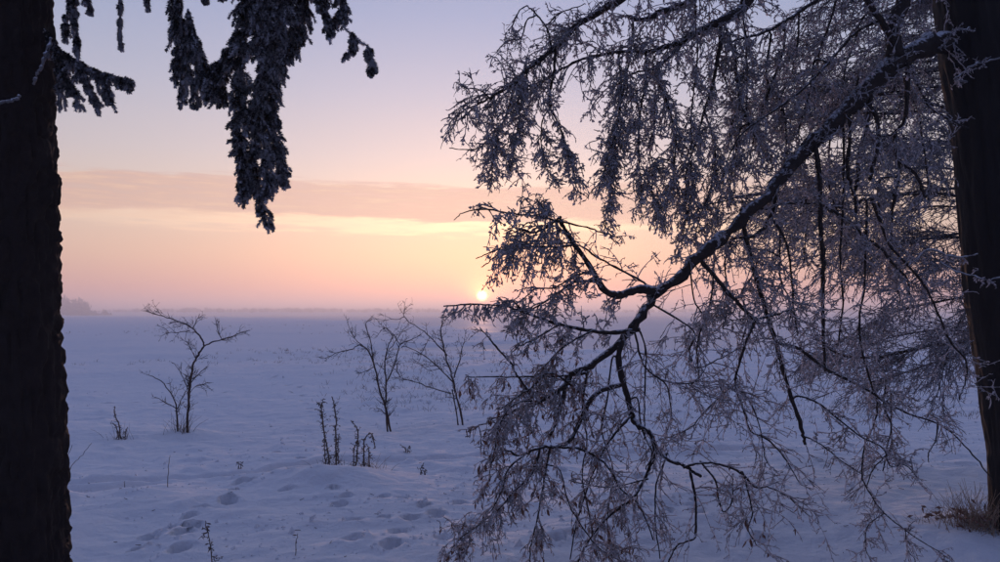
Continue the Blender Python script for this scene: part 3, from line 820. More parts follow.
# hanging arm below the fork
B([(624, 338, 4.48), (618, 358, 4.46), (622, 380, 4.45), (629, 400, 4.44), (632, 418, 4.44), (638, 427, 4.43), (649, 435, 4.42), (655, 450, 4.41), (652, 465, 4.4), (645, 480, 4.38), (630, 497, 4.36), (615, 511, 4.34), (600, 526, 4.33), (586, 545, 4.32), (578, 562, 4.32)], 0, 0,
  rpx=[4, 3.8, 3.6, 3.6, 3.4, 3.6, 3.2, 2.8, 2.4, 2, 1.8, 1.5, 1.3, 1.1, .8], sides=10, twig=[dict(LIGHT, n_per_m=12), dict(LEAFY, lo=.65, n_per_m=12)])
B([(655, 450, 4.41), (670, 460, 4.42), (685, 467, 4.43), (701, 477, 4.44)], 2.6, 2, name='branch')
B([(682, 466, 4.43), (700, 461, 4.43), (720, 464, 4.44), (740, 472, 4.45), (755, 485, 4.46), (770, 487, 4.47), (790, 500, 4.48), (812, 517, 4.5)], 1.8, .7, twig=[BARE])
B([(690, 470, 4.43), (696, 498, 4.42), (696, 530, 4.4), (691, 540, 4.4), (678, 544, 4.4), (671, 556, 4.39), (664, 575, 4.39)], 1.7, .9, twig=[BARE])
B([(702, 462, 4.43), (715, 478, 4.42), (718, 496, 4.41), (725, 512, 4.41), (733, 500, 4.41), (733, 474, 4.41)], 1.4, .7, twig=[dict(BARE, leaf=1.0)])
B([(742, 473, 4.45), (748, 490, 4.45), (752, 512, 4.45), (748, 530, 4.45), (758, 548, 4.45)], 1.1, .6, twig=[dict(BARE, leaf=2.0, n_per_m=9)])
B([(637, 400, 4.45), (641, 430, 4.42), (652, 452, 4.4), (645, 470, 4.4)], 1.1, .7, twig=[BARE])
B([(668, 455, 4.42), (656, 485, 4.35), (656, 520, 4.3), (660, 560, 4.28)], 1.1, .7, twig=[BARE])
# inner arms with withered leaves, bottom left of the crown
B([(621, 384, 4.45), (603, 388, 4.43), (590, 400, 4.4), (582, 418, 4.37), (572, 440, 4.34), (560, 448, 4.32), (540, 449, 4.29), (522, 455, 4.27), (508, 450, 4.25), (498, 446, 4.24)], 0, 0,
  rpx=[3.4, 3.2, 3, 2.8, 2.6, 2.2, 1.8, 1.5, 1.2, .8], twig=[dict(LEAFY, n_per_m=26, lo=.3)])
B([(560, 448, 4.32), (580, 449, 4.3), (600, 459, 4.28), (614, 473, 4.27), (619, 488, 4.26), (640, 505, 4.26), (655, 540, 4.26)], 1.9, .8, twig=[dict(LEAFY, n_per_m=20, hi=.7), dict(BARE)])
B([(630, 418, 4.44), (612, 438, 4.4), (600, 456, 4.38), (590, 480, 4.36), (578, 520, 4.34), (570, 560, 4.33)], 1.7, .7, twig=[dict(LEAFY, n_per_m=12)])
B([(566, 378, 4.39), (563, 400, 4.37), (556, 425, 4.35), (550, 436, 4.34)], 2.4, 1.8, twig=[dict(LEAFY, n_per_m=20)])
B([(540, 449, 4.29), (530, 472, 4.25), (516, 490, 4.22), (498, 508, 4.2), (478, 525, 4.18), (460, 540, 4.17), (447, 556, 4.16)], 1.8, .6, twig=[dict(LEAFY, n_per_m=46, L1=.2)])
B([(522, 455, 4.27), (508, 470, 4.23), (502, 490, 4.2), (492, 512, 4.19)], 1.4, .6, twig=[dict(LEAFY, n_per_m=44)])
B([(550, 448, 4.3), (545, 480, 4.26), (538, 515, 4.23), (532, 548, 4.22), (530, 575, 4.22)], 1.5, .7, twig=[dict(LEAFY, n_per_m=34)])
B([(505, 414, 4.28), (498, 432, 4.25), (495, 450, 4.24), (490, 465, 4.23), (488, 480, 4.23)], 1.2, .6, twig=[dict(LEAFY, n_per_m=30, L1=.14)])
B([(585, 376, 4.42), (582, 410, 4.4), (587, 440, 4.39), (583, 475, 4.37), (588, 510, 4.36), (600, 560, 4.35)], 1.2, .7, twig=[dict(LEAFY, n_per_m=13)])
B([(612, 360, 4.46), (606, 400, 4.43), (602, 430, 4.41), (612, 470, 4.4), (606, 520, 4.39), (612, 570, 4.38)], 1.2, .7, twig=[dict(LEAFY, n_per_m=10)])
B([(560, 470, 4.28), (568, 500, 4.26), (582, 525, 4.26), (604, 548, 4.26), (630, 566, 4.26)], 1.0, .6, twig=[dict(LEAFY, n_per_m=9)])
B([(645, 478, 4.38), (612, 488, 4.36), (590, 485, 4.34), (570, 480, 4.32)], 1.0, .6, twig=[dict(LEAFY, n_per_m=12)])
B([(530, 400, 4.32), (512, 404, 4.2), (500, 425, 4.15), (496, 445, 4.13)], 1.2, .6, twig=[dict(LEAFY, n_per_m=44, L1=.16)])
# straight dark side branch and its neighbours, centre right
B([(741, 214, 4.76), (750, 255, 4.75), (765, 310, 4.74), (776, 343, 4.74), (790, 392, 4.74), (800, 428, 4.75), (806, 443, 4.75)], 0, 0, rpx=[2.6, 2.8, 2.8, 2.8, 2.6, 2.4, 1.8], twig=[dict(BUSH, n_per_m=16, hi=.7), dict(BARE, n_per_m=10)])
B([(702, 262, 4.65), (716, 278, 4.63), (728, 292, 4.62), (742, 308, 4.61), (756, 319, 4.6)], 2.8, 2.2, twig=[LIGHT])
B([(756, 319, 4.6), (748, 340, 4.58), (740, 362, 4.56), (736, 384, 4.55), (744, 408, 4.54), (750, 430, 4.53), (770, 442, 4.52), (786, 460, 4.52), (800, 482, 4.52)], 2, .7, twig=[dict(BARE, n_per_m=9)])
B([(756, 319, 4.6), (776, 314, 4.6), (794, 307, 4.6)], 1.7, 1, twig=[dict(BARE, n_per_m=10)])
B([(735, 385, 4.55), (715, 400, 4.52), (697, 420, 4.5), (688, 430, 4.5), (660, 440, 4.5)], 1.1, .6, twig=[dict(BARE, n_per_m=9)])
B([(694, 330, 4.55), (688, 350, 4.53), (696, 368, 4.52), (718, 360, 4.52), (740, 348, 4.55)], 1.2, .8, twig=[dict(BARE, n_per_m=9)])
B([(690, 268, 4.62), (694, 300, 4.6), (704, 318, 4.58), (696, 345, 4.57), (698, 372, 4.56), (690, 385, 4.56)], 1.1, .8, twig=[dict(BARE, n_per_m=10)])
B([(636, 335, 4.5), (642, 360, 4.48), (648, 372, 4.48), (665, 380, 4.48), (690, 384, 4.49), (705, 372, 4.5)], 1.4, .8, twig=[dict(BARE, n_per_m=10)])
B([(648, 372, 4.48), (666, 385, 4.46), (670, 402, 4.45), (672, 420, 4.45)], 1, .7, twig=[dict(BARE, n_per_m=8)])
B([(637, 326, 4.5), (645, 350, 4.44), (644, 400, 4.42), (646, 440, 4.41)], 1.3, .8, twig=[dict(BARE, n_per_m=6)])
B([(690, 384, 4.49), (700, 392, 4.47), (712, 398, 4.46), (730, 400, 4.46)], .9, .6, twig=[dict(BARE, n_per_m=10)])
B([(722, 385, 4.5), (745, 395, 4.5), (760, 430, 4.5), (765, 460, 4.5), (778, 470, 4.5)], 1, .6, twig=[dict(BARE, n_per_m=8)])
B([(776, 188, 4.82), (770, 215, 4.8), (760, 232, 4.79), (748, 239, 4.78), (738, 238, 4.77)], 2.5, 2, twig=[dict(BUSH, n_per_m=14)])
B([(764, 208, 4.8), (782, 204, 4.85), (800, 203, 4.9), (830, 205, 5.0), (852, 213, 5.05)], 1.8, 1.2, twig=[dict(BUSH, n_per_m=20)])
B([(770, 215, 4.8), (785, 240, 4.8), (792, 275, 4.8), (795, 310, 4.8), (800, 335, 4.8)], 1.8, 1, twig=[dict(BUSH, n_per_m=14)])
B([(776, 342, 4.74), (800, 350, 4.76), (825, 368, 4.8), (850, 380, 4.85), (870, 392, 4.88), (890, 405, 4.9), (915, 417, 4.94), (938, 424, 4.98), (956, 436, 5.0), (975, 458, 5.02), (992, 479, 5.04)], 2.2, .7, twig=[dict(BARE, n_per_m=8, hi=.8, L1=.2)])
B([(938, 424, 4.98), (935, 440, 4.97), (929, 455, 4.96), (929, 464, 4.96)], .9, .6)
B([(866, 200, 5.0), (866, 250, 4.97), (866, 290, 4.95), (860, 318, 4.93), (862, 350, 4.92), (871, 380, 4.9), (876, 402, 4.9), (874, 426, 4.88), (865, 444, 4.87), (863, 474, 4.86), (870, 494, 4.85), (882, 512, 4.84), (905, 530, 4.83), (945, 556, 4.83)], 1.6, .6, twig=[dict(BARE, n_per_m=9, L1=.18)])
B([(882, 512, 4.84), (868, 524, 4.83), (866, 545, 4.83), (872, 562, 4.83)], .8, .5, twig=[dict(BARE, n_per_m=10, L1=.1)])
B([(905, 530, 4.83), (908, 548, 4.83), (916, 560, 4.83)], .7, .5, twig=[dict(BARE, n_per_m=10, L1=.08)])
B([(800, 395, 4.75), (818, 402, 4.7), (838, 420, 4.68), (862, 437, 4.67), (884, 448, 4.66), (890, 465, 4.66), (905, 466, 4.66), (918, 478, 4.66)], 1.3, .6, twig=[dict(BUSH, n_per_m=10, L1=.16)])
B([(806, 436, 4.75), (822, 445, 4.7), (840, 460, 4.68), (862, 475, 4.67)], 1.0, .6, twig=[dict(BARE, n_per_m=8, L1=.14)])
B([(884, 380, 4.9), (884, 405, 4.9), (890, 425, 4.9), (887, 445, 4.9), (884, 470, 4.9)], 1.1, .8, twig=[dict(BARE, n_per_m=9, L1=.14)])
B([(892, 392, 4.9), (892, 420, 4.9), (889, 448, 4.9), (875, 468, 4.9), (866, 490, 4.9)], 1.0, .7, twig=[dict(BARE, n_per_m=8, L1=.14)])
# upper dark hanging wood near the trunk
B([(872, 88, 5.05), (870, 110, 5.02), (866, 130, 5.0), (860, 155, 5.0), (857, 180, 5.0), (852, 195, 5.0)], 2.8, 2.2, twig=[dict(BUSH, n_per_m=16)])
B([(850, 118, 5.0), (849, 140, 4.98), (847, 165, 4.97), (850, 186, 4.96), (855, 200, 4.96), (857, 240, 4.96)], 2.6, 1.6, twig=[dict(BUSH, n_per_m=16)])
B([(868, 104, 5.02), (876, 118, 5.0), (878, 142, 5.0), (872, 165, 5.0), (870, 180, 5.0)], 3, 2.2, twig=[dict(BUSH, n_per_m=16)])
B([(905, 60, 5.14), (908, 95, 5.1), (904, 122, 5.1), (895, 138, 5.1), (898, 160, 5.1), (912, 172, 5.1), (921, 186, 5.1), (926, 200, 5.1)], 3, 1.6, twig=[dict(BUSH, n_per_m=18)])
B([(896, 134, 5.1), (880, 138, 5.08), (876, 150, 5.06)], 1.6, 1.2, twig=[BUSH])
B([(898, 160, 5.1), (897, 182, 5.1), (893, 210, 5.1), (890, 240, 5.1)], 2.4, 1.6, twig=[BUSH])
B([(815, 145, 4.92), (820, 180, 4.9), (820, 215, 4.9), (822, 250, 4.9), (824, 290, 4.9), (822, 330, 4.9), (824, 370, 4.9)], 0, 0, rpx=[3, 3, 3.2, 3, 2.6, 2.2, 1.4], twig=[dict(BUSH, n_per_m=18)])
B([(843, 125, 4.97), (842, 170, 4.95), (843, 215, 4.94), (840, 260, 4.94), (843, 300, 4.94), (840, 345, 4.94)], 1.6, 1, twig=[dict(BUSH, n_per_m=14)])
B([(822, 205, 4.9), (838, 214, 4.95), (852, 226, 5.0), (862, 233, 5.02), (880, 250, 5.05), (895, 265, 5.1), (908, 280, 5.15), (910, 295, 5.15)], 2.6, 1.6, twig=[dict(BUSH, n_per_m=20)])
B([(872, 200, 5.05), (882, 225, 5.05), (892, 245, 5.08), (905, 262, 5.1), (925, 285, 5.15), (938, 315, 5.2), (950, 340, 5.2), (965, 362, 5.2), (966, 380, 5.2), (960, 400, 5.2)], 2.2, .8, twig=[dict(BUSH, n_per_m=14)])
B([(908, 62, 5.16), (918, 85, 5.14), (930, 108, 5.12), (945, 118, 5.1), (970, 128, 5.08)], 1.8, .9, twig=[dict(BUSH, n_per_m=16)])
B([(940, 48, 5.2), (955, 32, 5.12), (965, 30, 5.1), (975, 31, 5.1)], 1.3, .8, knob=.4, jit=.008, twig=[dict(LIGHT, n_per_m=24, L1=.06, n2=2, L2=.03, r1=.004)], mat=M_snowcap, name='snowy_twig')
B([(955, 80, 5.16), (962, 74, 5.14), (975, 65, 5.12), (990, 60, 5.1), (1010, 55, 5.1)], 1.3, .8, knob=.4, jit=.008, twig=[dict(LIGHT, n_per_m=24, L1=.06, n2=2, L2=.03, r1=.004)], mat=M_snowcap, name='snowy_twig')
B([(930, 250, 5.12), (950, 256, 5.1), (968, 258, 5.09), (978, 255, 5.08)], 1.3, .8, knob=.4, jit=.008, twig=[dict(LIGHT, n_per_m=24, L1=.06, n2=2, L2=.03, r1=.004)], mat=M_snowcap, name='snowy_twig')
B([(940, 260, 5.12), (958, 270, 5.1), (972, 277, 5.08), (985, 279, 5.07), (1010, 277, 5.07)], 1.3, .8, knob=.4, jit=.008, twig=[dict(LIGHT, n_per_m=24, L1=.06, n2=2, L2=.03, r1=.004)], mat=M_snowcap, name='snowy_twig')
# upper branches that carry the curtain
B([(700, -75, 5.1), (660, -35, 5.0), (620, 0, 4.9), (607, 8, 4.88), (590, 16, 4.85), (577, 26, 4.82), (565, 39, 4.8), (555, 48, 4.78), (540, 60, 4.75), (528, 70, 4.73), (515, 83, 4.7), (500, 92, 4.68), (488, 99, 4.66), (475, 107, 4.65), (461, 118, 4.64)], 0, 0,
  rpx=[6, 5.5, 5, 4.6, 4.2, 3.8, 3.6, 3.4, 3.2, 3, 2.4, 2, 1.6, 1.2, .7], sides=10, twig=[dict(CURT, n_per_m=34, lo=.25), dict(CURT, n_per_m=46, lo=.66, L1=.22), dict(LIGHT, n_per_m=14, bias=(0, 0, .5), droop=.1, lo=.3, L1=.16)])
B([(552, 50, 4.78), (549, 32, 4.76), (540, 20, 4.75), (534, 12, 4.75), (528, 7, 4.75)], 1.3, .9, twig=[dict(LIGHT, n_per_m=14, L1=.14)])
B([(536, 16, 4.75), (526, 22, 4.73), (520, 38, 4.72), (508, 42, 4.71), (496, 52, 4.71)], 1.1, .7, twig=[dict(LIGHT, n_per_m=20, L1=.1)])
B([(546, 26, 4.76), (560, 14, 4.76), (575, 8, 4.76), (585, 4, 4.76)], 1, .7, twig=[dict(LIGHT, n_per_m=20, L1=.1)])
B([(528, 7, 4.75), (518, 12, 4.73), (512, 30, 4.72)], 1, .7, twig=[dict(LIGHT, n_per_m=24, L1=.08)])
B([(490, 98, 4.66), (478, 90, 4.65), (466, 88, 4.64), (456, 83, 4.64)], 1, .6, twig=[dict(LIGHT, n_per_m=30, L1=.07)])
B([(515, 84, 4.7), (506, 110, 4.68), (498, 130, 4.67), (482, 146, 4.66), (465, 149, 4.65), (449, 148, 4.65)], 1.2, .6, twig=[dict(CURT, n_per_m=44, L1=.17, hi=.72), dict(LIGHT, n_per_m=6, L1=.05)])
B([(498, 128, 4.67), (496, 150, 4.66), (492, 168, 4.66), (490, 178, 4.66)], 1, .6, twig=[dict(DENSE, n_per_m=80, L1=.1)])
B([(528, 70, 4.73), (522, 105, 4.7), (516, 140, 4.68), (512, 168, 4.67)], 1.2, .6, twig=[dict(CURT, n_per_m=70, L1=.13)])
B([(556, 48, 4.78), (555, 70, 4.76), (552, 90, 4.75), (550, 105, 4.75), (559, 122, 4.74), (565, 140, 4.74), (572, 162, 4.73), (577, 186, 4.73)], 1.8, .8, twig=[dict(CURT, n_per_m=20, L1=.16, hi=.6), dict(DENSE, n_per_m=100, lo=.62, L1=.10)])
B([(551, 106, 4.75), (543, 118, 4.74), (540, 140, 4.74), (545, 165, 4.74), (550, 178, 4.74)], 1.1, .6, twig=[dict(DENSE, n_per_m=70, L1=.09, lo=.35)])
B([(740, -60, 5.2), (712, -20, 5.1), (688, 2, 5.0), (662, 12, 4.95), (645, 20, 4.9), (631, 18, 4.88)], 0, 0, rpx=[6, 5, 4.4, 4, 3.4, 2.6], twig=[dict(CURT, n_per_m=40)])
B([(632, 19, 4.88), (632, 40, 4.86), (630, 60, 4.85), (624, 85, 4.84), (618, 115, 4.83), (615, 150, 4.82), (612, 180, 4.82)], 1.5, .8, twig=[dict(CURT, n_per_m=56, L1=.16)])
B([(800, -70, 5.3), (765, -25, 5.15), (745, 5, 5.05), (730, 16, 5.0), (714, 26, 4.96), (700, 32, 4.94), (680, 42, 4.9), (665, 47, 4.88), (650, 51, 4.87), (625, 52, 4.85), (600, 55, 4.82), (578, 61, 4.8), (550, 76, 4.78), (530, 90, 4.77)], 0, 0,
  rpx=[9, 8, 7, 6.4, 5.6, 4.4, 3.6, 3.2, 2.6, 2.2, 2, 1.6, 1.2, .8], sides=10, twig=[dict(CURT, n_per_m=36, lo=.15), dict(BUSH, n_per_m=12)])
B([(690, 38, 4.92), (672, 58, 4.9), (655, 68, 4.88), (634, 73, 4.86), (618, 84, 4.85)], 2.4, 1, twig=[dict(CURT, n_per_m=40)])
B([(722, 20, 4.98), (721, 45, 4.95), (715, 70, 4.93), (711, 92, 4.92), (704, 112, 4.91), (696, 140, 4.9), (688, 168, 4.9), (684, 200, 4.9), (686, 225, 4.9)], 2.8, .8, twig=[dict(CURT, n_per_m=40, L1=.2)])
B([(724, 22, 4.98), (732, 50, 4.97), (738, 78, 4.96), (740, 100, 4.95), (752, 130, 4.95), (764, 155, 4.95)], 1.8, .8, twig=[dict(CURT, n_per_m=30, L1=.2)])
B([(694, -20, 4.9), (696, 20, 4.86), (697, 50, 4.84), (694, 85, 4.83), (692, 120, 4.82), (690, 150, 4.82)], 1.3, .7, twig=[dict(CURT, n_per_m=30, L1=.18)])
B([(742, 0, 5.05), (746, 40, 5.0), (747, 80, 4.98), (746, 112, 4.97)], 1.4, .8, twig=[dict(CURT, n_per_m=30, L1=.2)])
B([(850, -50, 5.3), (820, -5, 5.2), (800, 10, 5.15), (784, 22, 5.1), (766, 32, 5.05), (745, 38, 5.02), (725, 42, 5.0)], 3, 1.2, twig=[dict(CURT, n_per_m=36)])
B([(890, 20, 5.1), (860, 30, 5.05), (840, 50, 5.0), (820, 70, 4.97), (800, 92, 4.93), (775, 110, 4.9), (750, 126, 4.86), (736, 142, 4.84), (727, 162, 4.83), (722, 188, 4.83)], 2, .8, twig=[dict(CURT, n_per_m=24, L1=.2)])
B([(785, 35, 5.08), (780, 60, 5.05), (772, 80, 5.03), (763, 105, 5.02), (755, 140, 5.0), (750, 170, 5.0)], 1.6, .8, twig=[dict(CURT, n_per_m=40, L1=.2)])
B([(645, 52, 4.87), (647, 80, 4.84), (640, 105, 4.82), (638, 140, 4.8), (640, 175, 4.8), (645, 205, 4.8)], 1.8, .8, twig=[dict(CURT, n_per_m=60, L1=.17)])
B([(620, 60, 4.85), (622, 90, 4.83), (616, 130, 4.82), (607, 160, 4.81), (602, 185, 4.81)], 1.5, .7, twig=[dict(CURT, n_per_m=60, L1=.14)])
B([(648, 72, 4.88), (662, 90, 4.86), (670, 110, 4.85), (676, 140, 4.84), (672, 180, 4.83), (664, 215, 4.83)], 1.6, .7, twig=[dict(CURT, n_per_m=52, L1=.17)])
B([(612, 150, 4.82), (610, 190, 4.81), (606, 212, 4.81), (604, 228, 4.81)], 1, .6, twig=[dict(DENSE, n_per_m=80, L1=.1)])
B([(655, 160, 4.83), (652, 190, 4.82), (656, 215, 4.82), (662, 228, 4.82)], 1, .6, twig=[dict(DENSE, n_per_m=70, L1=.12)])
B([(690, 160, 4.9), (694, 190, 4.88), (686, 220, 4.87), (682, 240, 4.87)], 1, .6, twig=[dict(DENSE, n_per_m=60, L1=.12)])
B([(704, 112, 4.91), (716, 150, 4.9), (712, 185, 4.89), (700, 215, 4.88), (694, 240, 4.88)], 1.2, .6, twig=[dict(CURT, n_per_m=50, L1=.15)])
B([(740, 130, 4.95), (735, 165, 4.93), (728, 195, 4.92), (712, 218, 4.91)], 1.2, .6, twig=[dict(CURT, n_per_m=50, L1=.15)])
B([(690, 218, 4.83), (705, 205, 4.84), (722, 200, 4.85), (745, 196, 4.86), (765, 192, 4.86)], .8, 1, twig=[dict(BUSH, n_per_m=16, L1=.14)])
for (x0, y0, x1, y1, dd) in [(770, 40, 760, 150, 5.1), (800, 20, 780, 130, 5.15), (815, 60, 800, 150, 5.1), (835, 0, 815, 110, 5.2), (860, 20, 835, 110, 5.2), (785, 110, 775, 190, 5.05),
                             (735, 60, 728, 150, 5.05), (870, 60, 850, 130, 5.3), (715, 60, 735, 130, 5.1), (800, 160, 805, 260, 5.1), (780, 230, 790, 330, 5.0), (830, 130, 845, 260, 5.2), (655, 100, 650, 160, 4.95),
                             (730, 240, 722, 330, 4.9), (760, 250, 742, 340, 4.95), (705, 130, 680, 190, 5.0), (715, 255, 700, 330, 4.8), (905, 80, 930, 200, 5.2), (880, 180, 900, 300, 5.2)]:
    xm = (x0 + x1) / 2 + rng.uniform(-10, 10); ym = (y0 + y1) / 2
    B([(x0, y0, dd), ((x0 + xm) / 2 + rng.uniform(-5, 5), (y0 + ym) / 2, dd - .02), (xm, ym, dd - .03), ((x1 + xm) / 2 + rng.uniform(-6, 6), (y1 + ym) / 2, dd - .04), (x1, y1, dd - .05)], 1.5, .7, twig=[dict(BUSH, n_per_m=42, L1=.2, droop=.9)])

# the linden's upper crown, above the picture
UP = Crown()
for k in range(22):
    z0 = 5.2 + 4.6 * k / 21.0
    a = k * 2.399 + 1.0
    c0 = np.array([np.interp(z0, path_l[:, 2], path_l[:, 0]), np.interp(z0, path_l[:, 2], path_l[:, 1]), z0])
    pth = grow(c0[None], np.array([[math.cos(a), math.sin(a), 0.55]]), np.array([rng.uniform(1.8, 3.2)]), 10, 0.5, 0.06)[0]
    mbu = MB(); tubes(mbu, pth, np.linspace(.045, .008, 10), 7); mbu.build('limb', M_branch, linden)
    twigs_on(pth, UP, n_per_m=9, L1=.8, droop=.6, spread=.8, n2=6, L2=.3, n3=2, lump=0, r1=.007, L3=.12, lo=.15)
UP.tw.build('upper_twigs', M_twig, linden)['kind'] = 'stuff'
CR.tw.build('twigs', M_twig, linden)['kind'] = 'stuff'
CR.rime.build('rime', M_rime, linden, smooth=False)['kind'] = 'stuff'

# withered, rolled linden leaves: the nearest as single parts, the rest joined
def leaf_mesh(seed):
    r_ = np.random.default_rng(seed)
    n = 5; L = 0.052; w = 0.0085
    t = np.linspace(0, 1, n)
    prof = np.array([0.15, 0.8, 1.0, 0.65, 0.05]) * w * r_.uniform(.8, 1.2, n)
    curl = r_.uniform(-0.5, 0.5)
    V = []
    for k in range(n):
        x = curl * 0.02 * t[k] ** 2; z = -L * t[k]
        V += [(x - prof[k], prof[k] * r_.uniform(.2, .9), z), (x, -prof[k] * 0.35, z), (x + prof[k], prof[k] * r_.uniform(.2, .9), z)]
    f = []
    for k in range(n - 1):
        a = k * 3
        f += [(a, a + 1, a + 4, a + 3), (a + 1, a + 2, a + 5, a + 4)]
    mb = MB(); mb.add(np.array(V), f)
    return mb
leaf_mbs = [leaf_mesh(s) for s in range(5)]
leaf_me = []
for m_ in leaf_mbs:
    me = m_.mesh('leaf'); me.materials.append(M_leaf); leaf_me.append(me)
rest = MB()
LP = list(CR.leafpos)
LP.sort(key=lambda q: q[0][1])
from mathutils import Euler, Matrix, Vector
nsingle = 0
pick = set(rng.choice(len(LP), min(280, len(LP)), replace=False).tolist())
for k, (p, t) in enumerate(LP):
    sc = rng.uniform(0.5, 0.95)
    rot = Euler((rng.normal(0, .35), rng.normal(0, .35), rng.uniform(0, 6.28)))
    if k in pick:
        o = bpy.data.objects.new('leaf', leaf_me[k % 5]); C.objects.link(o)
        o.location = p; o.rotation_euler = rot; o.scale = (sc * 1.1,) * 3
        o.parent = linden; o.matrix_parent_inverse = linden.matrix_basis.inverted()
    else:
        v = np.concatenate(leaf_mbs[k % 5].v) * sc
        rest.add(v @ np.array(rot.to_matrix()).T + p, np.concatenate(leaf_mbs[k % 5].f4))
if rest.n: rest.build('leaves', M_leaf, linden)['kind'] = 'stuff'
print('LEAVES', len(LP))

# ---------------- fine-twigged tree behind the linden
BD = 8.2
b_base = P(1012, HZ + EYE * F / BD, BD); b_base[2] = gz(b_base[0], b_base[1])
beech = thing('beech_tree', b_base, 'finely twigged frosted tree standing behind the big right-hand trunk', 'tree')
tp = np.array([b_base - [0, 0, .25], b_base + [0.0, 0, 1.0], b_base + [-.03, 0.05, 2.5], b_base + [-.05, 0.05, 4.2], b_base + [-0.1, 0.1, 6.5]])
trunk_mesh(tp, [0.12, 0.095, 0.085, 0.07, 0.02], 40, 80, 0.004, 3.0, 3.0, 120).build('trunk', M_bark_linden, beech)
BC = Crown()
FINE = dict(n_per_m=22, L1=0.6, droop=0.35, spread=0.55, n2=6, L2=0.22, n3=3, lump=0, r1=0.0050, L3=0.10, fwd=1.0, K=8, wig=0.07, lumpL=0.03, lumpW=0.007, rimecoat=1.3, d2s=0.6)
for k in range(32):
    y0 = -60 + k * 13.2
    hz_ = rng.uniform(-0.5, 0.5)
    s = np.array([b_base[0] - 0.05, b_base[1], P(1000, y0, BD)[2]])
    length = rng.uniform(1.6, 3.0) if y0 < 300 else rng.uniform(1.2, 1.9)
    ang_ = math.pi + rng.normal(0.12, 0.5)
    dirv = np.array([math.cos(ang_), math.sin(ang_) * 0.8, rng.uniform(-0.05, 0.28)])
    Pth = grow(s[None], dirv[None], np.array([length]), 12, 0.55 if y0 < 300 else 0.3, 0.06)[0]
    Pth[:, 2] = np.maximum(Pth[:, 2], 0.45)
    rr = np.linspace(0.017, 0.004, 12) * rng.uniform(.8, 1.2)
    mb = MB(); p2, r2 = catmull(Pth, rr, 3); tubes(mb, p2, r2 * rng.uniform(.85, 1.2, len(r2)), 6)
    mb.build('branch', M_branch, beech)
    twigs_on(p2, BC, **dict(FINE, lo=0.12))
WOOD[beech.name] = [catmull(tp, [0.12, 0.095, 0.085, 0.07, 0.02], 12)]
# traced snow-lined bough
branch([(1008, 330, BD), (970, 340, 7.9), (935, 345, 7.7), (905, 352, 7.6), (875, 357, 7.5), (845, 356, 7.5), (828, 350, 7.5)], 3, 1.2, beech, BC, twig=[dict(FINE, n_per_m=16, L1=.35)])
BC.tw.build('twigs', M_finetwig, beech)['kind'] = 'stuff'
if BC.rime.n: BC.rime.build('rime', M_rime, beech, smooth=False)['kind'] = 'stuff'

# ------------------------------------------------------------------ saplings in the field
def sapling(base_px, label, stems, group, seed, extra=12, snow=True):
    d = EYE * F / (base_px[1] - HZ)
    bpos = P(base_px[0], base_px[1], d); dz = gz(bpos[0], bpos[1]) - bpos[2]; bpos[2] += dz
    t = thing('sapling', bpos, label, 'sapling', group)
    cr = Crown()
    for k, (pts, r0, r1, tw) in enumerate(stems):
        dep = rng.normal(0, 0.10)
        pp = []
        for q, (x, y) in enumerate(pts):
            f = min(1.0, (base_px[1] - y) / 60.0)
            pp.append(P(x, y, d + dep * f) + [0, 0, dz])
        if pts[0][1] >= base_px[1] - 3: pp[0][2] -= 0.12
        rr = np.linspace(r0, r1, len(pts)) * 0.55 * d / F
        p, r = catmull(np.array(pp), rr, 4)
        p[1:] += rng.normal(0, 0.004, p[1:].shape)
        mb = MB(); tubes(mb, p, np.maximum(r * rng.uniform(.85, 1.2, len(r)), 0.0025), 7)
        mb.build('stem' if pts[0][1] >= base_px[1] - 3 else 'branch', M_sapling, t)
        twigs_on(p, cr, n_per_m=tw * 1.3, L1=0.19, droop=-0.2, spread=0.7, n2=4, L2=0.10, n3=1, lump=0, r1=0.0034, fwd=0.9, lo=.2, lumpL=.02, lumpW=.006, K=6, rimecoat=1.2)
    cr.tw.build('twigs', M_sapling, t)['kind'] = 'stuff'
    return t, d, bpos

def grass_tuft(name, bpos, n, h, spread, mat, r=0.0022, parent=None, lean=0.5):
    mb = MB()
    st = bpos + rng.normal(0, 1, (n, 3)) * np.array([spread, spread * .8, 0]); st[:, 2] = bpos[2] - 0.04
    dd = unit(np.array([0, 0, 1.0]) + rng.normal(0, lean, (n, 3)) * np.array([1, 1, 0.1]))
    S = grow(st, dd, h * rng.uniform(.4, 1.1, n), 6, 0.5, 0.10)
    tubes(mb, S, np.linspace(1, .4, 6)[None] * r * rng.uniform(.7, 1.3, (n, 1)), 4)
    return mb

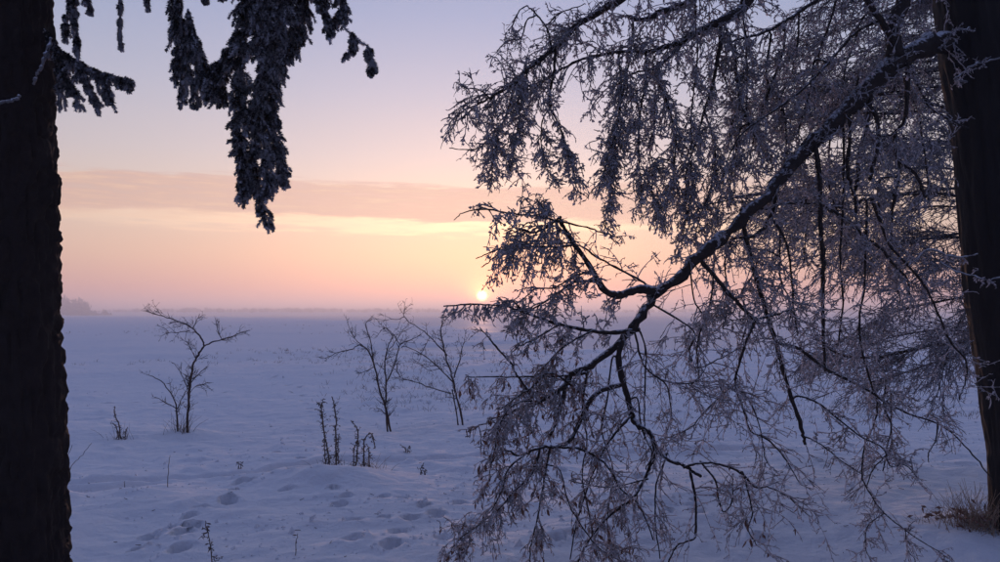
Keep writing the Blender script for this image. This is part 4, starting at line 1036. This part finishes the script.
GS = 'bare saplings in the snowy field'
t, d, bp_ = sapling((187, 431), 'crooked bare sapling with flat spreading top, standing at left in the field', [
    ([(187, 431), (188, 405), (190, 385), (193, 365), (198, 354), (204, 345)], 2.2, 1.6, 7),
    ([(204, 345), (203, 340), (198, 333), (190, 325), (175, 319), (160, 314), (150, 311)], 1.5, .7, 8),
    ([(204, 345), (215, 340), (230, 336), (242, 331), (250, 329)], 1.3, .6, 9),
    ([(193, 327), (196, 320), (200, 313)], .8, .5, 10), ([(190, 329), (178, 331), (166, 331)], .8, .5, 8), ([(222, 338), (218, 330), (217, 322)], .7, .5, 8),
    ([(178, 431), (177, 408), (172, 394), (161, 380), (150, 374)], 1.5, .6, 9), ([(177, 408), (168, 402), (155, 396)], .8, .5, 9), ([(177, 408), (183, 396), (187, 386), (192, 372)], .9, .5, 9),
    ([(190, 384), (199, 372), (207, 366)], .9, .5, 10), ([(188, 388), (182, 374), (178, 367)], .8, .5, 9), ([(188, 394), (197, 384), (204, 384)], .6, .4, 8), ([(196, 358), (190, 345), (185, 338)], .6, .4, 8)], GS, 1)
g = grass_tuft('grass', bp_ - [0.08, 0, 0], 46, 0.34, 0.07, M_straw, 0.0026, lean=.25).build('grass', M_weed, t); g['kind'] = 'stuff'
sapling((391, 425), 'forked bare sapling in the middle of the field, nearest the dead weeds', [
    ([(392, 425), (387, 405), (380, 385), (375, 362), (369, 345), (360, 338)], 2, 1.1, 7),
    ([(360, 338), (350, 343), (336, 347), (325, 352)], .9, .5, 12), ([(375, 362), (371, 338), (366, 318), (372, 313)], 1.1, .5, 12),
    ([(388, 425), (386, 400), (386, 376), (385, 355), (388, 340), (393, 330)], 1.7, .8, 8), ([(393, 330), (386, 322), (380, 325)], .7, .4, 12),
    ([(386, 376), (393, 362), (398, 346), (400, 338), (412, 333), (421, 328)], 1.2, .5, 12), ([(369, 345), (355, 332), (348, 318)], .8, .4, 12), ([(400, 338), (392, 326), (385, 321)], .7, .4, 10),
    ([(386, 408), (380, 403), (376, 401)], .8, .5, 4), ([(388, 345), (396, 334), (404, 322)], .7, .4, 12), ([(375, 360), (362, 366), (356, 366)], .7, .4, 10)], GS, 2)
sapling((463, 421), 'bare sapling with a long arched branch to the left, standing just below the sun', [
    ([(464, 421), (460, 405), (456, 390), (453, 376), (448, 360), (444, 345), (441, 325), (443, 320)], 2, .8, 8),
    ([(453, 378), (441, 366), (426, 353), (412, 345), (402, 342)], 1.2, .5, 10), ([(447, 352), (435, 338), (424, 328), (412, 320), (404, 312), (406, 302)], 1.2, .5, 9), ([(405, 313), (396, 316), (389, 314)], .7, .4, 6),
    ([(451, 390), (430, 383), (415, 378), (402, 374), (396, 364)], 1.0, .5, 8), ([(454, 374), (460, 356), (462, 345), (465, 335)], 1.2, .5, 12), ([(459, 420), (455, 400), (452, 385)], 1.3, 1, 3),
    ([(440, 365), (428, 366), (418, 358)], .6, .4, 10), ([(430, 333), (424, 345), (420, 350)], .6, .4, 12)], GS, 3)

# ------------------------------------------------------------------ dead weeds and grasses in the foreground snow
def weed(base_px, stalks, label, leafn, group='dead weeds poking out of the snow', mat=M_weed, name='dead_weed', lw=1.0, cat='weed'):
    d = EYE * F / (base_px[1] - HZ)
    bpos = P(base_px[0], base_px[1], d); dz = gz(bpos[0], bpos[1]) - bpos[2]; bpos[2] += dz
    t = thing(name, bpos, label, cat, group)
    for (pts, r) in stalks:
        dep = rng.normal(0, 0.05)
        pp = [P(x, y, d + dep) + [0, 0, dz] for (x, y) in pts]
        pp[0][2] -= 0.10
        p, rr = catmull(np.array(pp), np.linspace(r, r * .6, len(pts)) * 0.75 * d / F, 5)
        p[1:] += rng.normal(0, .003, p[1:].shape)
        mb = MB(); tubes(mb, p, rr, 6); st = mb.build('stalk', mat, t)
        if leafn > 30:
            crw = Crown(); twigs_on(p, crw, n_per_m=34, L1=.07, droop=.3, spread=.8, n2=2, L2=.025, n3=0, lump=1, r1=.0022, lumpL=.014, lumpW=.004, K=5, hi=.9)
            crw.tw.build('sprigs', mat, t)['kind'] = 'stuff'; crw.rime.build('seed_heads', mat, t, smooth=False)['kind'] = 'stuff'
        n = int(1.1 * leafn * np.linalg.norm(np.diff(p, axis=0), axis=1).sum())
        if n > 0:
            q, tg, u = along(p, n, 0.15, 1.0)
            ml = MB()
            lumps(ml, q, unit(np.array([0, 0, -0.6]) + rand_unit(n) * .9), lw * 0.028 * rng.uniform(.4, 1.6, n), lw * 0.0062 * rng.uniform(.6, 1.4, n))
            o = ml.build('dry_leaves', mat, t, smooth=False); o['kind'] = 'stuff'
    return t, d, bpos
weed((332, 469), [([(331, 469), (327, 450), (323, 425), (321, 408), (317, 404)], 1.0), ([(337, 469), (336, 450), (336, 425), (334, 405), (332, 398)], 1.1), ([(326, 469), (325, 455), (324, 440)], .8), ([(323, 420), (322, 405), (324, 400)], .6), ([(340, 469), (338, 455), (339, 435)], .7)],
     'pair of tall dark dead weed stalks left of a curved one', 75)
w0 = [o for o in C.objects if o.get('label') == 'pair of tall dark dead weed stalks left of a curved one'][0]
grass_tuft('grass', np.array(w0.location) + [-0.02, 0, 0], 46, 0.24, 0.07, M_straw).build('grass', M_weed, w0)['kind'] = 'stuff'
t, d, bp_ = weed((361, 469), [([(355, 469), (357, 450), (358, 435), (356, 428), (351, 422)], 1.0), ([(364, 469), (364, 450), (365, 440), (369, 435), (373, 438), (375, 450)], 1.0), ([(370, 469), (369, 455), (367, 445)], .8), ([(353, 466), (354, 452), (357, 442)], .7)],
     'bent dead weed with a curled-over drooping top on a snow mound', 80)
grass_tuft('grass', bp_ + [0.1, 0, 0], 40, 0.22, 0.09, M_straw).build('grass', M_straw, t)['kind'] = 'stuff'
t, d, bp_ = weed((121, 436), [([(122, 436), (119, 422), (115, 412), (115, 403)], .9), ([(120, 436), (117, 426), (113, 420)], .8), ([(124, 436), (126, 428), (128, 424)], .6)], 'small dark spiky weed tuft left of the crooked sapling', 40)
grass_tuft('grass', bp_, 26, .26, .06, M_weed, lean=.25).build('grass', M_weed, t)['kind'] = 'stuff'
weed((168, 490), [([(167, 490), (168, 478), (169, 466), (170, 461)], .5)], 'single thin weed stem with a dark seed head in the left foreground', 0)
weed((125, 489), [([(125, 489), (125, 480), (125, 473)], .5)], 'very short thin stem standing by the ski track', 0)
weed((212, 566), [([(214, 568), (211, 550), (208, 535), (205, 523)], .8)], 'knobbly weed stem at the bottom edge of the picture', 45)
weed((295, 560), [([(294, 562), (296, 550), (298, 540)], .6)], 'faint short stem near the bottom edge, right of the knobbly stem', 15)
weed((421, 474), [([(420, 474), (421, 468), (424, 463)], .8), ([(423, 474), (425, 470), (426, 469)], .6)], 'tiny dark weed right of the tall dead weeds', 50)
weed((444, 536), [([(442, 540), (440, 530), (437, 526)], .6), ([(448, 545), (452, 535), (458, 528)], .6)], 'short thin twiglets left of the hanging withered leaves', 20)
weed((62, 505), [([(62, 505), (70, 475), (80, 462), (92, 448)], .5), ([(62, 505), (66, 470), (72, 450)], .5), ([(62, 505), (63, 460), (65, 440)], .4), ([(62, 505), (63, 450), (62, 425)], .5)], 'thin bare shoots beside the spruce trunk', 0, name='bare_shoots', cat='shoots')
for (x, y, lb) in [(240, 465, 'frosted tiny tuft above the ski track'), (407, 447, 'small dark weed between the forked sapling and the tree'), (455, 450, 'small weed tuft right of the dark little weed'), (560, 500, 'little stem under the hanging leaves')][:2]:
    weed((x, y), [([(x, y), (x + 1, y - 4), (x + 3, y - 7)], .6), ([(x, y), (x - 2, y - 4), (x - 3, y - 6)], .5)], lb, 60)

# straw-coloured grass at the foot of the linden
gp = P(978, 535, 5.45); gp[2] = gz(gp[0], gp[1])
gt = thing('dry_grass', gp, 'pale dry grass clump at the foot of the right trunk', 'grass')
grass_tuft('stems', gp, 240, 0.34, 0.085, M_straw, 0.0019, lean=.38).build('stems', M_straw, gt)['kind'] = 'stuff'
mb = MB(); q = gp + rng.normal(0, 1, (60, 3)) * [.1, .08, .03] + [0, 0, .06]
lumps(mb, q, rand_unit(60), np.full(60, .05), np.full(60, .011)); mb.build('dry_leaves', M_leaf, gt, smooth=False)['kind'] = 'stuff'
gp = P(940, 527, 5.7); gp[2] = gz(gp[0], gp[1])
gt = thing('dry_grass', gp, 'low tangle of withered leaves left of the pale grass clump', 'grass')
grass_tuft('stems', gp, 70, 0.14, 0.10, M_straw, 0.0018, lean=.6).build('stems', M_straw, gt)['kind'] = 'stuff'
mb = MB(); q = gp + rng.normal(0, 1, (26, 3)) * [.07, .05, .02] + [0, 0, .03]
lumps(mb, q, rand_unit(26), np.full(26, .05), np.full(26, .012)); mb.build('dry_leaves', M_leaf, gt, smooth=False)['kind'] = 'stuff'

# crust fragments and fallen twigs on the near snow
def scatter(n, ymin, ymax, spread=0.72):
    yy = ymin * (ymax / ymin) ** rng.uniform(0, 1, n); xx = rng.uniform(-spread, spread, n) * yy
    return xx, yy
xx, yy = scatter(9000, 4.4, 26.0)
cl = vnoise(xx * 0.9, yy * 0.9, seed=61) + 0.5 * vnoise(xx * 2.5, yy * 2.5, seed=62)
k_ = cl > 0.12; xx, yy = xx[k_], yy[k_]; zz = height(xx, yy); n = len(xx)
mb = MB(); sz = 0.011 * rng.lognormal(0, .5, n)
lumps(mb, np.stack([xx, yy, zz - sz * .15], -1), unit(rng.normal(0, 1, (n, 3)) * [1, 1, .25]), sz * 2.2, sz)
o = mb.build('snow_clods', M_snow, kind='stuff', smooth=False); o['label'] = 'scattered crumbs of broken snow crust on the field'; o['category'] = 'snow'
xx, yy = scatter(130, 4.5, 11.0); zz = height(xx, yy); n = len(xx)
S = grow(np.stack([xx, yy, zz + .006], -1), unit(rng.normal(0, 1, (n, 3)) * [1, 1, .08]), rng.uniform(.015, .05, n), 4, 0.0, .12)
S[:, :, 2] = np.maximum(S[:, :, 2], height(S[:, :, 0].ravel(), S[:, :, 1].ravel()).reshape(n, 4) + .002)
mb = MB(); tubes(mb, S, np.full((n, 4), .0022), 4)
o = mb.build('fallen_twigs', M_weed, kind='stuff'); o['label'] = 'tiny fallen twigs and needles scattered on the near snow'; o['category'] = 'litter'

# stubble of field grass further out
mb = MB()
n = 4800
pyy = HZ + (rng.uniform(0, 1, n) ** 1.6) * 95 + 10
dd = EYE * F / (pyy - HZ); xx = (rng.uniform(-60, 1060, n) - 500) / F * dd
cl = vnoise(xx * 0.12, dd * 0.10, seed=41)
keep = (cl > 0.05 + 0.25 * rng.uniform(-1, 1, n)) & (dd > 11) & (lake_mask(xx, dd) < .05)
xx, dd = xx[keep], dd[keep]; zz = height(xx, dd)
n = len(xx)
for s in range(4):
    st = np.stack([xx + rng.normal(0, .05, n), dd + rng.normal(0, .05, n), zz - .02], -1)
    S = grow(st, unit(np.array([0, 0, 1.0]) + rng.normal(0, .45, (n, 3)) * [1, 1, .1]), rng.uniform(.04, .17, n), 4, .4, .1)
    tubes(mb, S, np.linspace(1, .5, 4)[None] * (0.0016 + 0.00012 * dd[:, None]) * np.ones((1, 4)), 3)
so_ = mb.build('field_stubble', M_weed, kind='stuff')
so_['label'] = 'sparse dry stubble poking through the snow across the field'; so_['category'] = 'stubble'

# ------------------------------------------------------------------ haze
def haze():
    x0, x1, y0, y1, z0, z1 = -3000, 3000, -320, 3500, -3.0, 26.0
    v = [(x, y, z) for x in (x0, x1) for y in (y0, y1) for z in (z0, z1)]
    f = [(0, 1, 3, 2), (4, 6, 7, 5), (0, 4, 5, 1), (2, 3, 7, 6), (0, 2, 6, 4), (1, 5, 7, 3)]
    me = bpy.data.meshes.new('haze'); me.from_pydata(v, [], f)
    m = bpy.data.materials.new('haze'); m.use_nodes = True
    t = m.node_tree; t.nodes.remove(t.nodes['Principled BSDF'])
    pv = t.nodes.new('ShaderNodeVolumePrincipled')
    pv.inputs['Color'].default_value = (0.92, 0.92, 0.95, 1); pv.inputs['Density'].default_value = 0.0015; pv.inputs['Anisotropy'].default_value = 0.55
    t.links.new(pv.outputs[0], t.nodes['Material Output'].inputs['Volume'])
    me.materials.append(m)
    o = bpy.data.objects.new('haze', me); C.objects.link(o); o['kind'] = 'stuff'
    o['label'] = 'thin frosty haze over the field and lake'
    m.cycles.homogeneous_volume = True
haze()
